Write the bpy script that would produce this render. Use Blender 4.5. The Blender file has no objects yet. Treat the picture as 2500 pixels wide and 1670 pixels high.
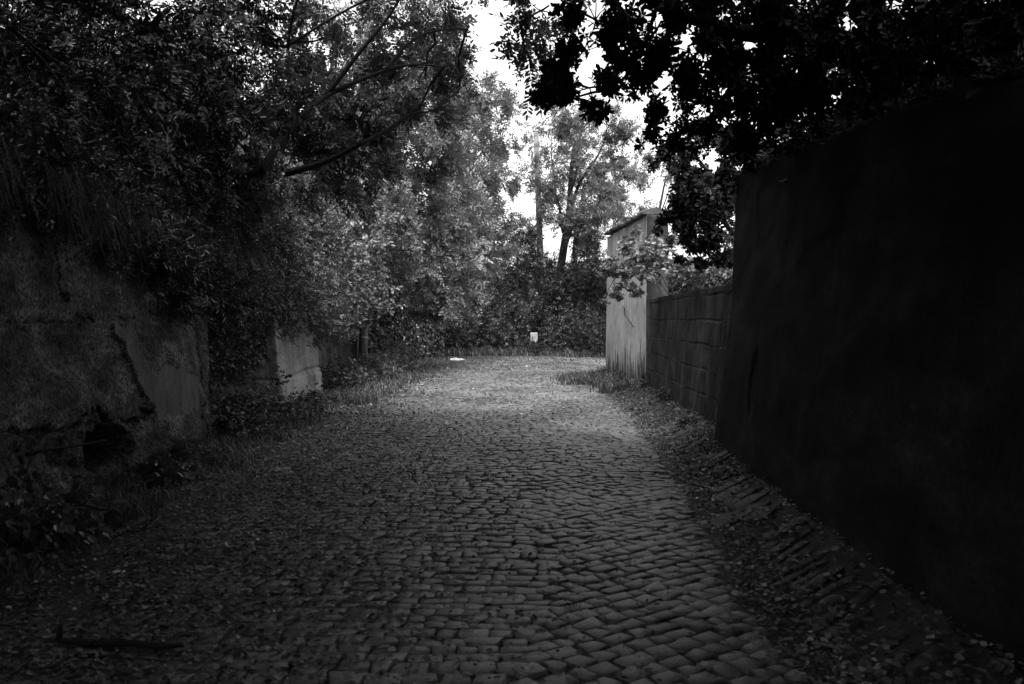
import bpy, math
import numpy as np
from mathutils import Vector

R = math.radians
scene = bpy.context.scene
C = scene.collection
rng = np.random.default_rng(7)

# ------------------------------------------------------------------ camera
EYE = 1.6
FOC = 2300.0            # focal length in photo pixels (photo 2500 px wide)
cam_d = bpy.data.cameras.new("camera")
cam = bpy.data.objects.new("camera", cam_d)
C.objects.link(cam)
cam.location = (0, 0, EYE)
cam.rotation_euler = (R(90 - 1.37), 0, 0)
cam_d.sensor_width = 36.0
cam_d.lens = 36.0 * FOC / 2500.0
cam_d.clip_start = 0.05
cam_d.clip_end = 2000
cam_d.dof.use_dof = True
cam_d.dof.focus_distance = 17.0
cam_d.dof.aperture_fstop = 4.0
scene.camera = cam

# ------------------------------------------------------------------ sky, sun, exposure
SUN_EL, SUN_AZ = 70.0, 165.0      # azimuth measured from +Y (down the lane) towards +X
world = bpy.data.worlds.new("World")
scene.world = world
world.use_nodes = True
wn, wl = world.node_tree.nodes, world.node_tree.links
wn.clear()
sky = wn.new("ShaderNodeTexSky")
sky.sky_type = 'NISHITA'
sky.sun_disc = False
sky.sun_elevation = R(SUN_EL)
sky.sun_rotation = R(SUN_AZ)
sky.dust_density = 4.0
bw = wn.new("ShaderNodeRGBToBW")          # the photograph is black and white
bg = wn.new("ShaderNodeBackground")
bg.inputs['Strength'].default_value = 0.15
wo = wn.new("ShaderNodeOutputWorld")
wl.new(sky.outputs[0], bw.inputs[0])
wl.new(bw.outputs[0], bg.inputs['Color'])
wl.new(bg.outputs[0], wo.inputs['Surface'])

sun_d = bpy.data.lights.new("sun", 'SUN')
sun_d.energy = 1.5
sun_d.angle = R(35)
sun_d.color = (1, 1, 1)
sun = bpy.data.objects.new("sun", sun_d)
C.objects.link(sun)
az, el = R(SUN_AZ), R(SUN_EL)
to_sun = Vector((math.sin(az) * math.cos(el), math.cos(az) * math.cos(el), math.sin(el)))
sun.rotation_euler = to_sun.to_track_quat('Z', 'Y').to_euler()

vs = scene.view_settings
vs.view_transform = 'Standard'
vs.look = 'None'
vs.gamma = 1.0
vs.exposure = 2.1
cy = scene.cycles
cy.use_denoising = True
cy.max_bounces = 5
cy.diffuse_bounces = 3
cy.glossy_bounces = 2
cy.transmission_bounces = 3
cy.transparent_max_bounces = 4
cy.sample_clamp_indirect = 4.0


def at(px, py, d):
    """photo pixel (2500 wide) at distance d along the lane -> world point"""
    return np.array([(px - 1250.0) / FOC * d, d, EYE - (py - 780.0) / FOC * d])


# ------------------------------------------------------------------ noise
_perm = np.random.default_rng(1).random(1 << 16)


def _h(ix, iy, iz):
    k = (ix * 73856093) ^ (iy * 19349663) ^ (iz * 83492791)
    return _perm[(k & 0xFFFF)]


def vnoise(p):
    p = np.asarray(p, float)
    i = np.floor(p).astype(np.int64)
    f = p - i
    f = f * f * (3 - 2 * f)
    r = 0
    for dx in (0, 1):
        wx = f[..., 0] if dx else 1 - f[..., 0]
        for dy in (0, 1):
            wy = f[..., 1] if dy else 1 - f[..., 1]
            for dz in (0, 1):
                wz = f[..., 2] if dz else 1 - f[..., 2]
                r = r + wx * wy * wz * _h(i[..., 0] + dx, i[..., 1] + dy, i[..., 2] + dz)
    return r * 2 - 1


def fbm(p, octs=4, gain=0.5):
    a, s, t = 1.0, 0.0, 0.0
    p = np.asarray(p, float)
    for k in range(octs):
        s = s + a * vnoise(p + 17.3 * k)
        t += a
        p = p * 2.03
        a *= gain
    return s / t


def smooth(a, b, x):
    t = np.clip((x - a) / (b - a), 0, 1)
    return t * t * (3 - 2 * t)


# ------------------------------------------------------------------ materials
def new_mat(name):
    m = bpy.data.materials.new(name)
    m.use_nodes = True
    nt = m.node_tree
    nt.nodes.clear()
    out = nt.nodes.new("ShaderNodeOutputMaterial")
    return m, nt, out


def grey(v):
    return (v, v, v, 1)


def node(nt, typ, **kw):
    n = nt.nodes.new(typ)
    for k, v in kw.items():
        if k in n.inputs:
            n.inputs[k].default_value = v
        else:
            setattr(n, k, v)
    return n


def ramp(nt, fac, stops):
    r = nt.nodes.new("ShaderNodeValToRGB")
    el_ = r.color_ramp.elements
    el_[0].position, el_[0].color = stops[0][0], grey(stops[0][1])
    el_[1].position, el_[1].color = stops[-1][0], grey(stops[-1][1])
    for p, v in stops[1:-1]:
        e = el_.new(p)
        e.color = grey(v)
    nt.links.new(fac, r.inputs[0])
    return r


def leaf_mat(name, albedo, rough=0.42, trans=0.35, spec=0.5, spread=0.5):
    """one leaf tone per leaf (attribute), some light through the blade, a waxy face"""
    m, nt, out = new_mat(name)
    at_ = node(nt, "ShaderNodeAttribute", attribute_name="tone")
    r = ramp(nt, at_.outputs['Fac'], [(0, albedo * (1 - spread)), (1, albedo * (1 + spread))])
    pb = node(nt, "ShaderNodeBsdfPrincipled", Roughness=rough)
    pb.inputs['Specular IOR Level'].default_value = spec
    nt.links.new(r.outputs[0], pb.inputs['Base Color'])
    tr = node(nt, "ShaderNodeBsdfTranslucent")
    nt.links.new(r.outputs[0], tr.inputs['Color'])
    mx = node(nt, "ShaderNodeMixShader", Fac=trans)
    nt.links.new(pb.outputs[0], mx.inputs[1])
    nt.links.new(tr.outputs[0], mx.inputs[2])
    nt.links.new(mx.outputs[0], out.inputs['Surface'])
    return m


def rough_mat(name, stops, scale=3.0, detail=8.0, rough=0.9, bump=0.4, stretch=(1, 1, 1), fine=60.0, spec=0.3,
              speck=0.0, bump_dist=0.01):
    m, nt, out = new_mat(name)
    tc = node(nt, "ShaderNodeTexCoord")
    mp = node(nt, "ShaderNodeMapping")
    mp.inputs['Scale'].default_value = stretch
    nt.links.new(tc.outputs['Object'], mp.inputs[0])
    n1 = node(nt, "ShaderNodeTexNoise", Scale=scale, Detail=detail, Roughness=0.65)
    nt.links.new(mp.outputs[0], n1.inputs['Vector'])
    r = ramp(nt, n1.outputs['Fac'], stops)
    col = r.outputs[0]
    n2 = node(nt, "ShaderNodeTexNoise", Scale=fine, Detail=3.0, Roughness=0.7)
    nt.links.new(tc.outputs['Object'], n2.inputs['Vector'])
    if speck:
        r2 = ramp(nt, n2.outputs['Fac'], [(0.35, 1 - speck), (0.62, 1 + speck), (0.75, 1 + 3 * speck)])
        mul = node(nt, "ShaderNodeMix", data_type='RGBA', blend_type='MULTIPLY')
        mul.inputs['Factor'].default_value = 1.0
        nt.links.new(col, mul.inputs['A'])
        nt.links.new(r2.outputs[0], mul.inputs['B'])
        col = mul.outputs['Result']
    pb = node(nt, "ShaderNodeBsdfPrincipled", Roughness=rough)
    pb.inputs['Specular IOR Level'].default_value = spec
    nt.links.new(col, pb.inputs['Base Color'])
    ad = node(nt, "ShaderNodeMath", operation='ADD')
    nt.links.new(n1.outputs['Fac'], ad.inputs[0])
    nt.links.new(n2.outputs['Fac'], ad.inputs[1])
    bp = node(nt, "ShaderNodeBump", Strength=bump, Distance=bump_dist)
    nt.links.new(ad.outputs[0], bp.inputs['Height'])
    nt.links.new(bp.outputs[0], pb.inputs['Normal'])
    nt.links.new(pb.outputs[0], out.inputs['Surface'])
    m["pb"] = pb.name
    return m


def tone_mat(name, lo, hi, rough=0.55, spec=0.5, fine=45.0, bump=0.5, bump_dist=0.004, rlo=None):
    """mineral surface whose tone varies stone by stone"""
    m, nt, out = new_mat(name)
    at_ = node(nt, "ShaderNodeAttribute", attribute_name="tone")
    r = ramp(nt, at_.outputs['Fac'], [(0, lo), (1, hi)])
    tc = node(nt, "ShaderNodeTexCoord")
    n2 = node(nt, "ShaderNodeTexNoise", Scale=fine, Detail=6.0, Roughness=0.7)
    nt.links.new(tc.outputs['Object'], n2.inputs['Vector'])
    r2 = ramp(nt, n2.outputs['Fac'], [(0.3, 0.55), (0.55, 1.0), (0.8, 1.35)])
    mul = node(nt, "ShaderNodeMix", data_type='RGBA', blend_type='MULTIPLY')
    mul.inputs['Factor'].default_value = 1.0
    nt.links.new(r.outputs[0], mul.inputs['A'])
    nt.links.new(r2.outputs[0], mul.inputs['B'])
    pb = node(nt, "ShaderNodeBsdfPrincipled", Roughness=rough)
    pb.inputs['Specular IOR Level'].default_value = spec
    nt.links.new(mul.outputs['Result'], pb.inputs['Base Color'])
    rr = ramp(nt, n2.outputs['Fac'], [(0.3, min(1, rough + 0.25)), (0.7, max(0.2, rough - 0.12))])
    nt.links.new(rr.outputs[0], pb.inputs['Roughness'])
    bp = node(nt, "ShaderNodeBump", Strength=bump, Distance=bump_dist)
    nt.links.new(n2.outputs['Fac'], bp.inputs['Height'])
    nt.links.new(bp.outputs[0], pb.inputs['Normal'])
    nt.links.new(pb.outputs[0], out.inputs['Surface'])
    return m


M = {}
M['dirt'] = rough_mat('dirt', [(0.3, 0.007), (0.5, 0.018), (0.7, 0.045)], scale=1.7, fine=40, bump=0.8, speck=0.5)
M['cobble'] = tone_mat('cobble', 0.016, 0.115, rough=0.4, spec=0.6, fine=60, bump=0.8, bump_dist=0.006)
M['kerbstone'] = tone_mat('kerbstone', 0.015, 0.042, rough=0.65, spec=0.4)
M['litter'] = leaf_mat('litter', 0.11, rough=0.5, trans=0.15, spread=0.66)
M['pale_litter'] = leaf_mat('pale_litter', 0.26, rough=0.4, trans=0.1, spread=0.3)
M['grass'] = leaf_mat('grass_blade', 0.055, rough=0.45, trans=0.35, spread=0.6)
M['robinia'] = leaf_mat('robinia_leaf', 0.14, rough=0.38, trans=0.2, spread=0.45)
M['robinia_far'] = leaf_mat('robinia_leaf_far', 0.10, rough=0.5, trans=0.45, spread=0.45)
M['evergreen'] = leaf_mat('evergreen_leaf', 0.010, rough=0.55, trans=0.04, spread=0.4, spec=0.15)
M['bramble'] = leaf_mat('bramble_leaf', 0.12, rough=0.4, trans=0.2, spread=0.6)
M['scrub'] = leaf_mat('scrub_leaf', 0.042, rough=0.36, trans=0.25, spread=0.6, spec=0.6)
M['ivy'] = leaf_mat('ivy_leaf', 0.035, rough=0.34, trans=0.1, spread=0.6, spec=0.6)
M['bush'] = leaf_mat('bush_leaf', 0.05, rough=0.42, trans=0.3, spread=0.5)
M['robinia_mid'] = leaf_mat('robinia_mid_leaf', 0.062, rough=0.38, trans=0.3, spread=0.6)  # robinia leaf partly darkened, between the lit and shaded copies
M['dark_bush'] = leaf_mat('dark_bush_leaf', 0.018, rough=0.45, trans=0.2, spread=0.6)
M['robinia_shade'] = leaf_mat('robinia_shade_leaf', 0.013, rough=0.4, trans=0.2, spread=0.6)  # robinia leaf with the canopy's shade put into its colour
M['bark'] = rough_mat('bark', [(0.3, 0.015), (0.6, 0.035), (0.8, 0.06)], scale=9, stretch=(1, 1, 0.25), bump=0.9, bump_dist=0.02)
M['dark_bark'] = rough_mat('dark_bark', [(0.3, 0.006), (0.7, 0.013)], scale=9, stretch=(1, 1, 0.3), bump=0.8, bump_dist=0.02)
M['pole'] = rough_mat('pole_concrete', [(0.3, 0.09), (0.6, 0.15), (0.8, 0.22)], scale=4, stretch=(3, 3, 0.4), bump=0.3)
M['steel'] = rough_mat('steel', [(0.3, 0.15), (0.7, 0.3)], scale=6, rough=0.45, bump=0.1)
M['white'] = rough_mat('whitewash', [(0.3, 0.1), (0.45, 0.28), (0.8, 0.38)], scale=5, bump=0.4, speck=0.15)
M['bag'] = rough_mat('bag', [(0.3, 0.3), (0.7, 0.5)], scale=9, rough=0.5, bump=0.3)


# ------------------------------------------------------------------ mesh helpers
def mesh_obj(name, V, F, mat, parent=None, tone=None, smooth_shade=False, quads=True):
    """V (n,3), F either an (m,k) array or a list of faces"""
    me = bpy.data.meshes.new(name)
    V = np.asarray(V, np.float32)
    if isinstance(F, np.ndarray):
        k = F.shape[1]
        me.vertices.add(len(V))
        me.vertices.foreach_set('co', V.ravel())
        me.loops.add(F.size)
        me.loops.foreach_set('vertex_index', F.astype(np.int32).ravel())
        me.polygons.add(len(F))
        me.polygons.foreach_set('loop_start', np.arange(0, F.size, k, dtype=np.int32))
        me.update(calc_edges=True)
    else:
        me.from_pydata(V.tolist(), [], [list(f) for f in F])
        me.update()
    if tone is not None:
        a = me.attributes.new('tone', 'FLOAT', 'FACE')
        a.data.foreach_set('value', np.asarray(tone, np.float32))
    if smooth_shade:
        me.polygons.foreach_set('use_smooth', np.ones(len(me.polygons), bool))
    me.materials.append(mat)
    o = bpy.data.objects.new(name, me)
    C.objects.link(o)
    if parent is not None:
        o.parent = parent
        o.matrix_parent_inverse = parent.matrix_world.inverted()
    return o


def tag(o, label=None, cat=None, group=None, kind=None):
    if label: o['label'] = label
    if cat: o['category'] = cat
    if group: o['group'] = group
    if kind: o['kind'] = kind
    return o


def thing(name, label, cat, loc, group=None):
    o = bpy.data.objects.new(name, None)
    C.objects.link(o)
    o.location = loc
    o.matrix_world.translation = loc
    o.empty_display_size = 0.2
    return tag(o, label, cat, group)


class Geo:
    """collects tubes, boxes and sheets into one mesh"""
    def __init__(s):
        s.V, s.F, s.n = [], [], 0

    def add(s, V, F):
        V = np.asarray(V, float)
        s.V.append(V)
        s.F += [[i + s.n for i in f] for f in F]
        s.n += len(V)

    def tube(s, pts, rad, sides=7, caps=True, jag=0.0):
        pts = np.asarray(pts, float)
        n = len(pts)
        rad = np.broadcast_to(np.asarray(rad, float), (n,))
        T = np.gradient(pts, axis=0)
        T /= np.linalg.norm(T, axis=1)[:, None] + 1e-9
        up = np.array([0.3, 0.9, 0.2]) if abs(T[0][2]) > 0.8 else np.array([0, 0, 1.0])
        V = []
        for i in range(n):
            a = np.cross(T[i], up); a /= np.linalg.norm(a) + 1e-9
            b = np.cross(T[i], a)
            for k in range(sides):
                t = 2 * math.pi * k / sides
                r = rad[i] * (1 + jag * (rng.random() - 0.5))
                V.append(pts[i] + r * (math.cos(t) * a + math.sin(t) * b))
        F = []
        for i in range(n - 1):
            for k in range(sides):
                k2 = (k + 1) % sides
                F.append([i * sides + k, i * sides + k2, (i + 1) * sides + k2, (i + 1) * sides + k])
        if caps:
            F.append(list(range(sides))[::-1])
            F.append([(n - 1) * sides + k for k in range(sides)])
        s.add(V, F)

    def build(s, name, mat, parent=None, sm=True):
        return mesh_obj(name, np.concatenate(s.V), s.F, mat, parent, smooth_shade=sm)


def wavy(p0, p1, n=6, amp=0.08, sag=0.0, g=rng):
    """a crooked line between two points"""
    p0, p1 = np.asarray(p0, float), np.asarray(p1, float)
    t = np.linspace(0, 1, n)[:, None]
    L = np.linalg.norm(p1 - p0)
    P = p0 + (p1 - p0) * t
    N = g.normal(0, amp * L / 3, (n, 3)) * np.sin(np.pi * t)
    P = P + N
    P[:, 2] -= (sag * L * np.sin(np.pi * t))[:, 0]
    return P


# ------------------------------------------------------------------ leaves
def unit(v):
    return v / (np.linalg.norm(v, axis=-1, keepdims=True) + 1e-9)


# outline of one blade in (along, across, up), two quads folded at the midrib
BLADE = {
    'oval': np.array([[0, 0, 0], [.3, .42, .06], [.75, .38, .04], [1, 0, -.06], [.75, -.38, .04], [.3, -.42, .06]]),
    'obovate': np.array([[0, 0, 0], [.35, .28, .05], [.78, .5, .05], [1, 0, -.04], [.78, -.5, .05], [.35, -.28, .05]]),
    'lance': np.array([[0, 0, 0], [.3, .5, .05], [.65, .38, 0], [1, 0, -.15], [.65, -.38, 0], [.3, -.5, .05]]),
}
BF = np.array([[0, 1, 2, 3], [0, 3, 4, 5]])
RH = np.array([[0, 0, 0], [.45, .5, .04], [1, 0, -.05], [.45, -.5, .04]])


def spray(kind, g):
    """leaves of one sprig in its own frame: list of (origin, direction, normal, length, width)"""
    L = []
    if kind == 'pinnate':
        n = 6
        for i in range(n):
            x = 0.22 + 0.78 * i / n
            for s in (-1, 1):
                d = np.array([0.45, s * 0.9, -0.12])
                L.append(([x, 0, -0.1 * x * x], d, [0.1, 0, 1], 0.27, 0.12))
        L.append(([1, 0, -0.1], [1, 0, -0.2], [0, 0, 1], 0.25, 0.12))
    elif kind == 'rosette':
        for i in range(8):
            a = i * 2.4
            el_ = 0.2 + 0.09 * i
            d = np.array([el_, math.cos(a), math.sin(a)])
            L.append(([-0.04 * i + .1, 0, 0], d, [1, -0.3 * math.cos(a), -0.3 * math.sin(a)], 0.95, 0.36))
    elif kind == 'twig':
        for i in range(7):
            s = 1 if i % 2 else -1
            L.append(([0.14 * i, 0, 0], [0.6, s * 0.8, 0.15 - 0.2 * (i % 3)], [0.1, 0.2 * s, 1], 0.36, 0.19))
    elif kind == 'triple':
        for a in (-1, 0, 1):
            L.append(([0.3, 0.05 * a, 0], [1 - 0.55 * abs(a), a, -0.1], [0.1, 0, 1], 0.62, 0.48))
    elif kind == 'single':
        L.append(([0, 0, 0], [1, 0, 0], [0, 0, 1], 1.0, 0.75))
    elif kind == 'lanceolate':
        for i in range(6):
            s = 1 if i % 2 else -1
            L.append(([0.14 * i, 0, 0], [0.85, s * 0.55, -0.15], [0.1, 0.3 * s, 1], 0.5, 0.11))
    return L


def leaves(P, D, size, kind, shape='oval', g=rng, up=0.6, jitter=0.35, lo=False):
    """sprigs at P pointing along D -> vertices, faces, per-face tone"""
    N = len(P)
    D = unit(D)
    U = unit(g.normal(0, 1, (N, 3)) * (1 - up) + np.array([0, 0, 1.0]) * up)
    Y = unit(np.cross(U, D)); Z = np.cross(D, Y)
    tmpl = spray(kind, g)
    sz = size * (0.7 + 0.6 * g.random(N)) if np.isscalar(size) else size
    B = RH if lo else BLADE[shape]
    nv = len(B)
    V = np.empty((N, len(tmpl), nv, 3), np.float32)
    for k, (o, d, nrm, ln, wd) in enumerate(tmpl):
        jd = np.asarray(d, float) + g.normal(0, jitter, (N, 3)) * 0.6
        jn = np.asarray(nrm, float) + g.normal(0, jitter, (N, 3))
        dw = unit(jd[:, :1] * D + jd[:, 1:2] * Y + jd[:, 2:] * Z)
        nw = jn[:, :1] * D + jn[:, 1:2] * Y + jn[:, 2:] * Z
        sw = unit(np.cross(nw, dw)); nw = np.cross(dw, sw)
        ow = P + sz[:, None] * (o[0] * D + o[1] * Y + o[2] * Z)
        s = (sz * (0.8 + 0.4 * g.random(N)))[:, None, None]
        V[:, k] = ow[:, None] + s * (B[None, :, :1] * ln * dw[:, None] + B[None, :, 1:2] * wd * sw[:, None]
                                     + B[None, :, 2:] * ln * nw[:, None])
    nl = N * len(tmpl)
    V = V.reshape(-1, 3)
    if lo:
        F = np.arange(nl * 4, dtype=np.int32).reshape(-1, 4)
        tone = np.clip(g.normal(0.5, 0.22, nl), 0, 1)
    else:
        F = (BF[None] + (np.arange(nl) * 6)[:, None, None]).reshape(-1, 4).astype(np.int32)
        tone = np.repeat(np.clip(g.normal(0.5, 0.22, nl), 0, 1), 2)
    return V, F, tone


def merge(parts):
    V, F, T, n = [], [], [], 0
    for v, f, t in parts:
        V.append(v); F.append(f + n); T.append(t); n += len(v)
    return np.concatenate(V), np.concatenate(F), np.concatenate(T)


def clump_points(center, rad, n, g, shell=0.45, sub=0.22, m=None, hang=0.0):
    """sprig origins gathered in small clusters through an ellipsoid; also returns the cluster centres"""
    center, rad = np.asarray(center, float), np.asarray(rad, float)
    m = m or max(6, int(n / 28))
    u = unit(g.normal(0, 1, (m, 3)))
    r = shell + (1 - shell) * g.random(m) ** 0.6
    sc = u * r[:, None]
    sc *= (1 + 0.25 * g.normal(0, 1, m))[:, None]
    idx = g.integers(0, m, n)
    ssz = sub * (0.5 + g.random(m))
    loc = sc[idx] + g.normal(0, 1, (n, 3)) * ssz[idx][:, None] * 0.6
    P = center + loc * rad
    if hang:
        P[:, 2] -= hang * g.random(n) ** 2
    Dr = unit(loc) * 0.7 + g.normal(0, 0.5, (n, 3)) + np.array([0, 0, -0.15])
    return P, Dr, center + sc * rad


def rounded(pts, r, it=2):
    """corner-cut a limb so that it bends instead of kinking"""
    q = np.concatenate([np.asarray(pts, float), np.broadcast_to(np.asarray(r, float), (len(pts),))[:, None]], 1)
    for _ in range(it):
        a_, b_ = q[:-1] * .75 + q[1:] * .25, q[:-1] * .25 + q[1:] * .75
        q = np.concatenate([q[:1], np.stack([a_, b_], 1).reshape(-1, 4), q[-1:]])
    return q[:, :3], q[:, 3]


def tree(name, label, cat, base, trunk_pts, trunk_r, limbs, clumps, leafmat, kind, size, shape='oval', seed=0,
         lo=False, group=None, bark='bark', twigs=True, up=0.55, extra=None, twig_r=0.012, sides=8):
    """trunk_pts / limbs are world polylines; clumps = [(centre, radii, n sprigs)]"""
    g = np.random.default_rng(seed)
    t = thing(name, label, cat, base, group)
    if trunk_pts is not None:
        for j, (pts, r) in enumerate(zip(trunk_pts, trunk_r)):
            q = Geo(); q.tube(pts, r, sides, jag=0.15)
            q.build('trunk', M[bark], t)
    for pts, r in limbs:
        q = Geo(); q.tube(*rounded(pts, r), 6, jag=0.12)
        q.build('limb', M[bark], t)
    allb = [np.asarray(p, float) for p, _ in limbs] + ([np.asarray(p, float) for p in trunk_pts] if trunk_pts else [])
    anchors = np.concatenate(allb) if allb else None
    parts, tw = [], Geo()
    for c in clumps:
        cen, rad, n = c[:3]
        opt = c[3] if len(c) > 3 else {}
        P, D, S = clump_points(cen, rad, n, g, **opt)
        parts.append(leaves(P, D, size, kind, shape, g, up=up, lo=lo))
        if twigs and anchors is not None:
            a = anchors[np.argmin(((anchors - np.asarray(cen)) ** 2).sum(1))]
            mid = (np.asarray(cen) * 0.7 + a * 0.3)
            tw.tube(wavy(a, cen, 5, 0.1, g=g), np.linspace(twig_r * 1.7, twig_r, 5), 5, caps=False)
            for s in S[:max(5, len(S) // 2)]:
                tw.tube(wavy(mid, s, 4, 0.14, g=g), np.linspace(twig_r, twig_r * 0.35, 4), 3, caps=False)
    if tw.V:
        o = tw.build('twigs', M[bark], t); o['kind'] = 'stuff'
    if extra is not None:
        parts += extra(g)
    V, F, T = merge(parts)
    mesh_obj('crown', V, F, M[leafmat], t, tone=T)
    return t


# ------------------------------------------------------------------ lane shape
def road_left(y):
    y = np.asarray(y, float)
    return np.interp(y, [-6, 4.5, 8, 16, 24, 33, 42], [-2.7, -2.7, -2.75, -3.0, -2.85, -3.1, -3.4])


def gutter(y):
    y = np.asarray(y, float)
    return np.interp(y, [-6, 5.5, 8, 16, 23, 28, 33, 36, 42], [1.3, 1.42, 1.68, 2.12, 2.2, 2.25, 4.0, 7, 14])


def wall_base_right(y):
    return np.interp(y, [-6, 5.2, 11.3, 20.8, 26.7], [1.95, 2.05, 2.42, 2.95, 2.67])


def wall_left(y):
    return np.interp(y, [-6, 7.4, 8.3, 11.1, 13.1, 16.7, 19.4], [-4.0, -4.0, -4.0, -3.88, -4.08, -4.08, -3.92])


def ground_z(x, y):
    x, y = np.broadcast_arrays(np.asarray(x, float), np.asarray(y, float))
    gx = gutter(y)
    z = -0.035 * np.abs((x + 0.6) / 3.0) ** 2 * (np.abs(x) < 8)
    z = np.where(x > gx, -0.03 + 0.24 * np.clip((x - gx) / 0.85, 0, 1), z)
    z = np.where((y > 30) & (x > gx), -0.03 + 0.24 * np.clip((x - gx) / 0.85, 0, 1) * smooth(33, 30, y) * 1.0, z)
    rl = road_left(y)
    z = z + np.where(x < rl, 0.10 * smooth(0, 1.3, rl - x), 0)
    P = np.stack([x, y, 0 * x], -1)
    verge = smooth(rl + 0.4, rl - 0.3, x) + (x > gx) * 0.5
    z = z + fbm(P * 1.7, 3) * 0.05 * np.clip(verge, 0.12, 1) + fbm(P * 7.0, 2) * 0.012 * np.clip(verge, 0.05, 1)
    # bank held up by the left wall and the ivy
    top = 2.35 - 0.012 * np.clip(y - 8, -20, 40)
    bank = top * smooth(-4.55, -4.9, x) + np.clip(-4.9 - x, 0, 12) * 0.38 + 0.25 * fbm(P * 0.5, 3)
    z = np.where(x < -4.55, np.maximum(z, bank * smooth(60, 45, y) + 0.5), z)
    # garden behind the right walls
    z = np.where((x > wall_base_right(y) + 0.65) & (y < 27), 0.6 + 0.1 * fbm(P * 0.6, 2), z)
    # rising ground beyond the bend
    z = z + smooth(43.5, 56, y) * 3.2 * (0.8 + 0.2 * fbm(P * 0.2, 2)) + smooth(60, 160, y) * 5
    return z


xs = np.concatenate([np.linspace(-300, -40, 14), np.linspace(-36, -8, 29), np.linspace(-7.7, -5.0, 19),
                     np.linspace(-4.95, 4.2, 190), np.linspace(4.4, 12, 30), np.linspace(13, 40, 20), np.linspace(60, 300, 12)])
ys = np.concatenate([np.linspace(-300, -15, 16), np.linspace(-12, 2, 30), np.linspace(2.1, 20, 240), np.linspace(20.2, 60, 200),
                     np.linspace(62, 120, 24), np.linspace(140, 600, 16)])
GX, GY = np.meshgrid(xs, ys)
GZ = ground_z(GX, GY)
on_road = (GX > road_left(GY) - 0.05) & (GX < gutter(GY) + 0.9)
PG = np.stack([GX, GY, 0 * GX], -1)
# soil washed over the setts along the left edge and in the gutter
drift = smooth(1.5, -0.2, GX - road_left(GY) + 0.7 * fbm(PG * 1.3, 3)) + 0.8 * smooth(.28, .05, np.abs(GX - gutter(GY))) * (GY < 26) + smooth(22, 36, GY) * (.6 + .5 * fbm(PG * .9, 3))
GZ = GZ - (0.013 - 0.026 * np.clip(drift, 0, 1) - 0.006 * fbm(PG * 2.5, 3)) * on_road
nx, ny = len(xs), len(ys)
idx = np.arange(nx * ny).reshape(ny, nx)
GF = np.stack([idx[:-1, :-1], idx[:-1, 1:], idx[1:, 1:], idx[1:, :-1]], -1).reshape(-1, 4)
o = mesh_obj('ground', np.stack([GX, GY, GZ], -1).reshape(-1, 3), GF, M['dirt'], smooth_shade=True)
tag(o, kind='structure')


# ------------------------------------------------------------------ cobbles (real stones, one sheet of paving)
def stones(cx, cy_, hx, hy, ang, g, zoff=0.0, dome=0.004, tilt=0.03, rnd=0.35):
    """rounded setts: rows of centres, half sizes and headings"""
    n = len(cx)
    k = 8
    base = np.array([[1, -.78], [1, .78], [.82, 1], [-.82, 1], [-1, .78], [-1, -.78], [-.82, -1], [.82, -1]])
    j = g.normal(0, 0.085, (n, k, 2))
    ring = base[None] + j
    # corner jitter makes trapezoids
    sk = g.normal(0, 0.14, (n, 1, 1))
    ring = ring * (1 + sk * ring[:, :, ::-1])
    sx, sy = hx[:, None], hy[:, None]
    ca, sa = np.cos(ang)[:, None], np.sin(ang)[:, None]
    tx, ty = g.normal(0, tilt, (n, 1)), g.normal(0, tilt, (n, 1))
    lift = g.normal(0, 0.004, (n, 1)) + zoff + .008 * fbm(np.stack([cx * 2.2, cy_ * 1.6, 0 * cx + 4], -1), 2)[:, None]
    V = []
    for s, dz in ((1.0, -0.03), (0.985, -.001), (0.93, dome * 0.75)):
        lx, ly = ring[:, :, 0] * sx * s, ring[:, :, 1] * sy * s
        wx, wy = cx[:, None] + lx * ca - ly * sa, cy_[:, None] + lx * sa + ly * ca
        z = dz + lift + tx * lx + ty * ly + (g.normal(0, 0.0018, (n, k)) if dz > 0 else 0)
        V.append(np.stack([wx, wy, z], -1))
    z = dome + lift
    V.append(np.stack([cx[:, None], cy_[:, None], z], -1))
    V = np.concatenate(V, 1)
    gz = ground_z(V[..., 0], V[..., 1])
    V[..., 2] += gz
    q = []
    for r in range(2):
        for i in range(k):
            i2 = (i + 1) % k
            q.append([r * k + i, r * k + i2, (r + 1) * k + i2, (r + 1) * k + i])
    for i in range(0, k, 2):
        q.append([2 * k + i, 2 * k + (i + 1) % k, 2 * k + (i + 2) % k, 3 * k])
    q = np.array(q)
    F = (q[None] + (np.arange(n) * (3 * k + 1))[:, None, None]).reshape(-1, 4)
    worn = fbm(np.stack([cx * 1.1, cy_ * .7, 0 * cx], -1), 3)
    tone = np.repeat(np.clip(g.normal(0.36, 0.2, n) + .5 * (g.random(n) > .92) + .8 * worn, 0, 1), len(q))
    return V.reshape(-1, 3), F, tone


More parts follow.
